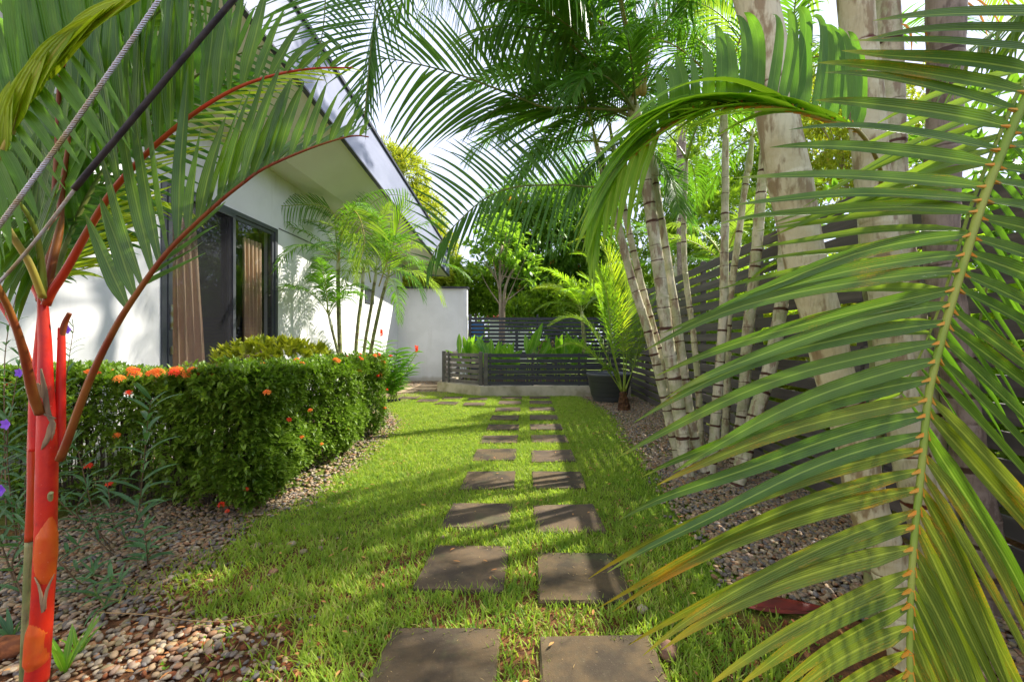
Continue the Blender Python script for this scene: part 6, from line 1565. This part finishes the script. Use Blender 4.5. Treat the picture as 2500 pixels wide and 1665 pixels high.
# ------------------------------------------------------------------ trees and shrubs beyond
def crown_points(blobs, n, shell=.75):
    out = []; dirs = []
    vol = np.array([b[3]*b[4]*b[5] for b in blobs])**.67; vol /= vol.sum()
    for b, f in zip(blobs, vol):
        k = int(n*f); d = sphere_dirs(k); r = rng.random(k)**(1/3)*(1-shell)+shell*rng.beta(5, 1.2, k)
        out.append(np.array(b[:3]) + d*r[:, None]*np.array(b[3:6])*(1+.12*np.sin(d[:, :1]*9+b[0])+.10*np.sin(d[:, 1:2]*12+b[1]))); dirs.append(d)
    return np.vstack(out), np.vstack(dirs)
def tree(name, label, cat, base, blobs, n, leaf, mat, trunkpts=None, tr_r=.1, tmat='wood', per=5, wid=.35, spread=.8, group=None, template='dia', up=-.1, limbs=True, blossom=0):
    root = empty(name, (base[0], base[1], 0), label, cat, group)
    p, d = crown_points(blobs, n)
    p[:, 2] = np.maximum(p[:, 2], .05)
    leafcloud('crown', p, d, leaf, root, mat, per=per, spread=spread, wid=wid, template=template, up=up)
    if blossom:
        q, d2 = crown_points(blobs, blossom); leafcloud('blossom', q+d2*.12, d2, leaf*.6, root, 'blossom', per=10, spread=1.2, wid=.3, template='dia')
    tp = trunkpts or [[(base[0], base[1], 0), (blobs[0][0], blobs[0][1], blobs[0][2]-blobs[0][5]*.2)]]
    parts = []
    for t_ in tp:
        P_ = smooth_path([np.array(q, float) for q in t_], 14)
        P_[0, 2] -= .05
        parts.append(tube(P_, np.linspace(tr_r, tr_r*.5, 14), 9)+(None,))
    top = np.array(tp[0][-1], float); start_ = smooth_path([np.array(q, float) for q in tp[0]], 14)
    if limbs:
        for b in blobs:
            for q in range(2):
                start = start_[random.randint(6, 12)]
                e = np.array(b[:3])+rng.normal(0, .35, 3)*np.array(b[3:6]); P_ = smooth_path([start, (start+e)/2+rng.normal(0, .1, 3), e], 8); parts.append(tube(P_, np.linspace(tr_r*.4, tr_r*.08, 8), 5)+(None,))
    V, Fl, At = join(parts); mk('trunk', V, Fl, M[tmat], root, smooth=True, origin=(base[0], base[1], 0))
    return root
def B(px, py, Y, rx, rz, ry=None):
    c_ = at(px, py, Y); k = Y/F; return (c_[0], c_[1], c_[2], rx*k, (ry or rx)*k, rz*k)
tree('mango_tree', 'large dark green tree with drooping leaves and orange blossom behind the far fence', 'tree', (at(1360,800,21)[0], 21),
     [B(1350,600,21,150,130), B(1290,520,21,90,80), B(1420,520,22,110,100), B(1250,680,21,80,80), B(1340,720,21,140,90), B(1450,680,21,110,110), B(1220,520,21.5,50,60)], 9000, .42, 'mango', tr_r=.28, tmat='wood_dark', per=5, wid=.22, up=-.9, blossom=60)
tree('young_tree', 'young tree with large pale leaves and two slim forked stems behind the far fence', 'tree', (at(1225,800,16)[0], 16),
     [B(1235,600,16,70,45), B(1200,560,16,45,30), B(1275,640,16,45,32), B(1180,640,16,38,28), B(1230,555,16,40,25), B(1160,600,16,25,18), B(1300,680,16,28,16)], 330, .27, 'young',
     trunkpts=[[(at(1222,800,16)[0],16,0), at(1222,760,16), at(1220,680,16), at(1225,600,16)], [(at(1228,800,16)[0]+.02,16.03,0), at(1230,740,16), at(1238,690,16), at(1262,640,16)]], tr_r=.085, per=5, wid=.55, template='leaf')
tree('bamboo_tree', 'tall yellow green feathery tree rising behind the end of the roof', 'tree', (at(1000,800,24)[0], 24),
     [B(990,440,24,55,80), B(950,400,24,40,50), B(1020,540,24,60,90), B(1075,620,24,45,70), B(1000,640,24,70,70), B(1060,700,24,60,60), B(930,470,24,45,60)], 4500, .45, 'bamboo', tr_r=.12, per=5, wid=.16, up=-.5)
tree('bushy_tree', 'mid green bush above the right end of the white garden wall', 'tree', (at(1165,800,19)[0], 19), [B(1160,690,19,45,40), B(1190,735,19,45,35), B(1130,730,19,45,40), B(1100,670,20,40,40)], 2200, .28, 'bush', tr_r=.08, per=5, wid=.35)
tree('bushy_tree', 'yellowish bush behind the house end above the white garden wall', 'tree', (at(1010,800,19)[0], 19), [B(1010,690,19,70,35), B(940,690,19,60,30), B(1070,690,19,45,35)], 2000, .28, 'bamboo', tr_r=.08, per=5, wid=.3)
tree('bushy_tree', 'tall pale leafy tree filling the gap behind the clump of stems', 'tree', (at(1700,800,15)[0], 15), [B(1650,470,15,110,110), B(1760,380,16,120,110), B(1600,600,15,90,90), B(1720,560,15,100,100), B(1850,480,16,100,110), B(1950,380,17,110,100)], 3800, .30, 'bush', tr_r=.1, per=5, wid=.3)
tree('bushy_tree', 'yellow green tree high behind the thick trunks', 'tree', (at(2150,800,13)[0], 13), [B(2050,330,13,120,120), B(2180,300,13,120,110), B(2120,420,13,150,90), B(1980,250,14,90,90)], 2600, .26, 'bamboo', tr_r=.1, per=5, wid=.25)
tree('bushy_tree', 'pale leafy bush between the mango tree and the planter palms', 'tree', (at(1480,800,17)[0], 17), [B(1470,735,17,70,55), B(1400,740,17,50,55), B(1530,700,17,70,70), B(1270,760,18,50,40), B(1345,745,18.5,60,50)], 2600, .28, 'bush', tr_r=.08, per=5, wid=.3)
# greenery beyond the right fence
kn = 0
for (x, y, z, rx, ry, rz, mt, lb) in ((4.6,15.5,2.2,1.6,1.6,2.0,'bush','leafy bush at the far corner behind the fence'),(4.2,11.5,1.6,1.1,1.6,1.5,'bamboo','yellow green bush behind the fence beyond the clump'),
     (4.3,8.2,1.5,1.1,1.7,1.4,'bush','bush behind the fence seen through the slats near the clump'),(4.0,5.2,1.4,.9,1.4,1.2,'bamboo','bright bush behind the fence between clump and thick trunks'),
     (3.9,2.8,1.2,.8,1.2,1.0,'bush','low bush behind the fence beside the thick trunks'),(3.8,.9,1.1,.8,1.0,1.0,'bush','bush behind the near fence at the right edge'),(6.5,12.5,4.2,2.2,2.5,2.2,'bush','tall rounded tree behind the right fence'),
     (7.5,6.5,3.2,2.0,2.4,2.0,'mango','dark spreading tree far behind the right fence')):
    tree('bushy_tree', lb, 'tree', (x, y), [(x, y, z, rx, ry, rz), (x+.5, y+.9, z*.8, rx*.8, ry*.7, rz*.8), (x-.3, y-.9, z*.75, rx*.7, ry*.7, rz*.7)], 1300, .22 if x < 5 else .3, mt, tr_r=.07, per=5, wid=.33)
palm('feathery palm standing behind the right fence', [np.array([3.6,7.2,0]), np.array([3.55,7.2,1.2]), np.array([3.5,7.2,2.3])], .05, .04, group='palms behind the fence', fronds=fan(8, (75, 10), 1.8, 0, 71, n=46, ll=.45, lw=.028, mat='midgreen', rmat='rachis_yellow'))
palm('second feathery palm farther along behind the fence', [np.array([3.7,10.2,0]), np.array([3.65,10.2,1.5]), np.array([3.7,10.2,2.9])], .05, .04, group='palms behind the fence', fronds=fan(8, (75, 10), 2.0, 40, 72, n=46, ll=.5, lw=.03, mat='green'))
palm('low yellowing palm close behind the fence near the camera', [np.array([3.2,3.6,0]), np.array([3.2,3.6,.7]), np.array([3.15,3.6,1.3])], .04, .03, group='palms behind the fence', fronds=fan(7, (70, 15), 1.3, 10, 73, n=40, ll=.38, lw=.026, mat='lime', rmat='rachis_yellow'))
palm('tall palm added behind the right fence, its unseen crown dappling the house wall', [np.array([3.3,8.6,0]), np.array([3.25,8.6,4]), np.array([3.2,8.5,9.6])], .10, .08, 'trunk_brown', group='palms behind the fence', shaft_len=.8, node=.3,  # palm added for its shade: the out-of-view crown dapples the near house wall
     fronds=fan(13, (80, -5), 3.0, 0, 74, n=60, ll=.6, lw=.04, mat='dark', rrad=.02))
# distant wood and a low red roofed building glimpsed over the fence
o = tree('distant_wood', 'distant line of green trees beyond the far fence', 'trees', (0, 44), [(-30+6.2*k+random.uniform(-1, 1), 40+random.uniform(-2, 3), random.uniform(1.5, 2.6), 5.2, 3.0, random.uniform(3.0, 4.6)) for k in range(12)], 6500, .95, 'bush', tr_r=.3, tmat='wood_dark', per=4, wid=.4, limbs=False)
o['kind'] = 'stuff'
rb = empty('shed', (at(1250,770,30)[0], 30, 0), 'low red roofed shed glimpsed over the top rail of the far fence', 'shed')
x0, x1 = at(1195,770,30)[0], at(1290,770,30)[0]
m = MB(); m.box((x0, 30, -.05), (x1, 33, 3.05)); m.obj('wall', M['wall'], rb)
prism('roof', [(x0-.2,29.7,3.06),(x1+.2,29.7,3.06),(x1+.2,29.7,3.16),(x0-.2,29.7,3.16)], [(x0-.2,33.2,3.7),(x1+.2,33.2,3.7),(x1+.2,33.2,3.8),(x0-.2,33.2,3.8)], M['roof_red'], rb)
m = MB(); m.box((x0+1.9, 29.97, -.05), (x0+2.1, 29.999, 3.0)); m.obj('post', M['capping'], rb)
m = MB(); m.box((at(1152,790,16.5)[0], 16.4, .9), (at(1180,790,16.5)[0], 16.9, 2.12), .02); tag(m.obj('covered_crate', M['blue_tarp']), 'bright blue covered crate glimpsed through the far fence slats', 'crate')
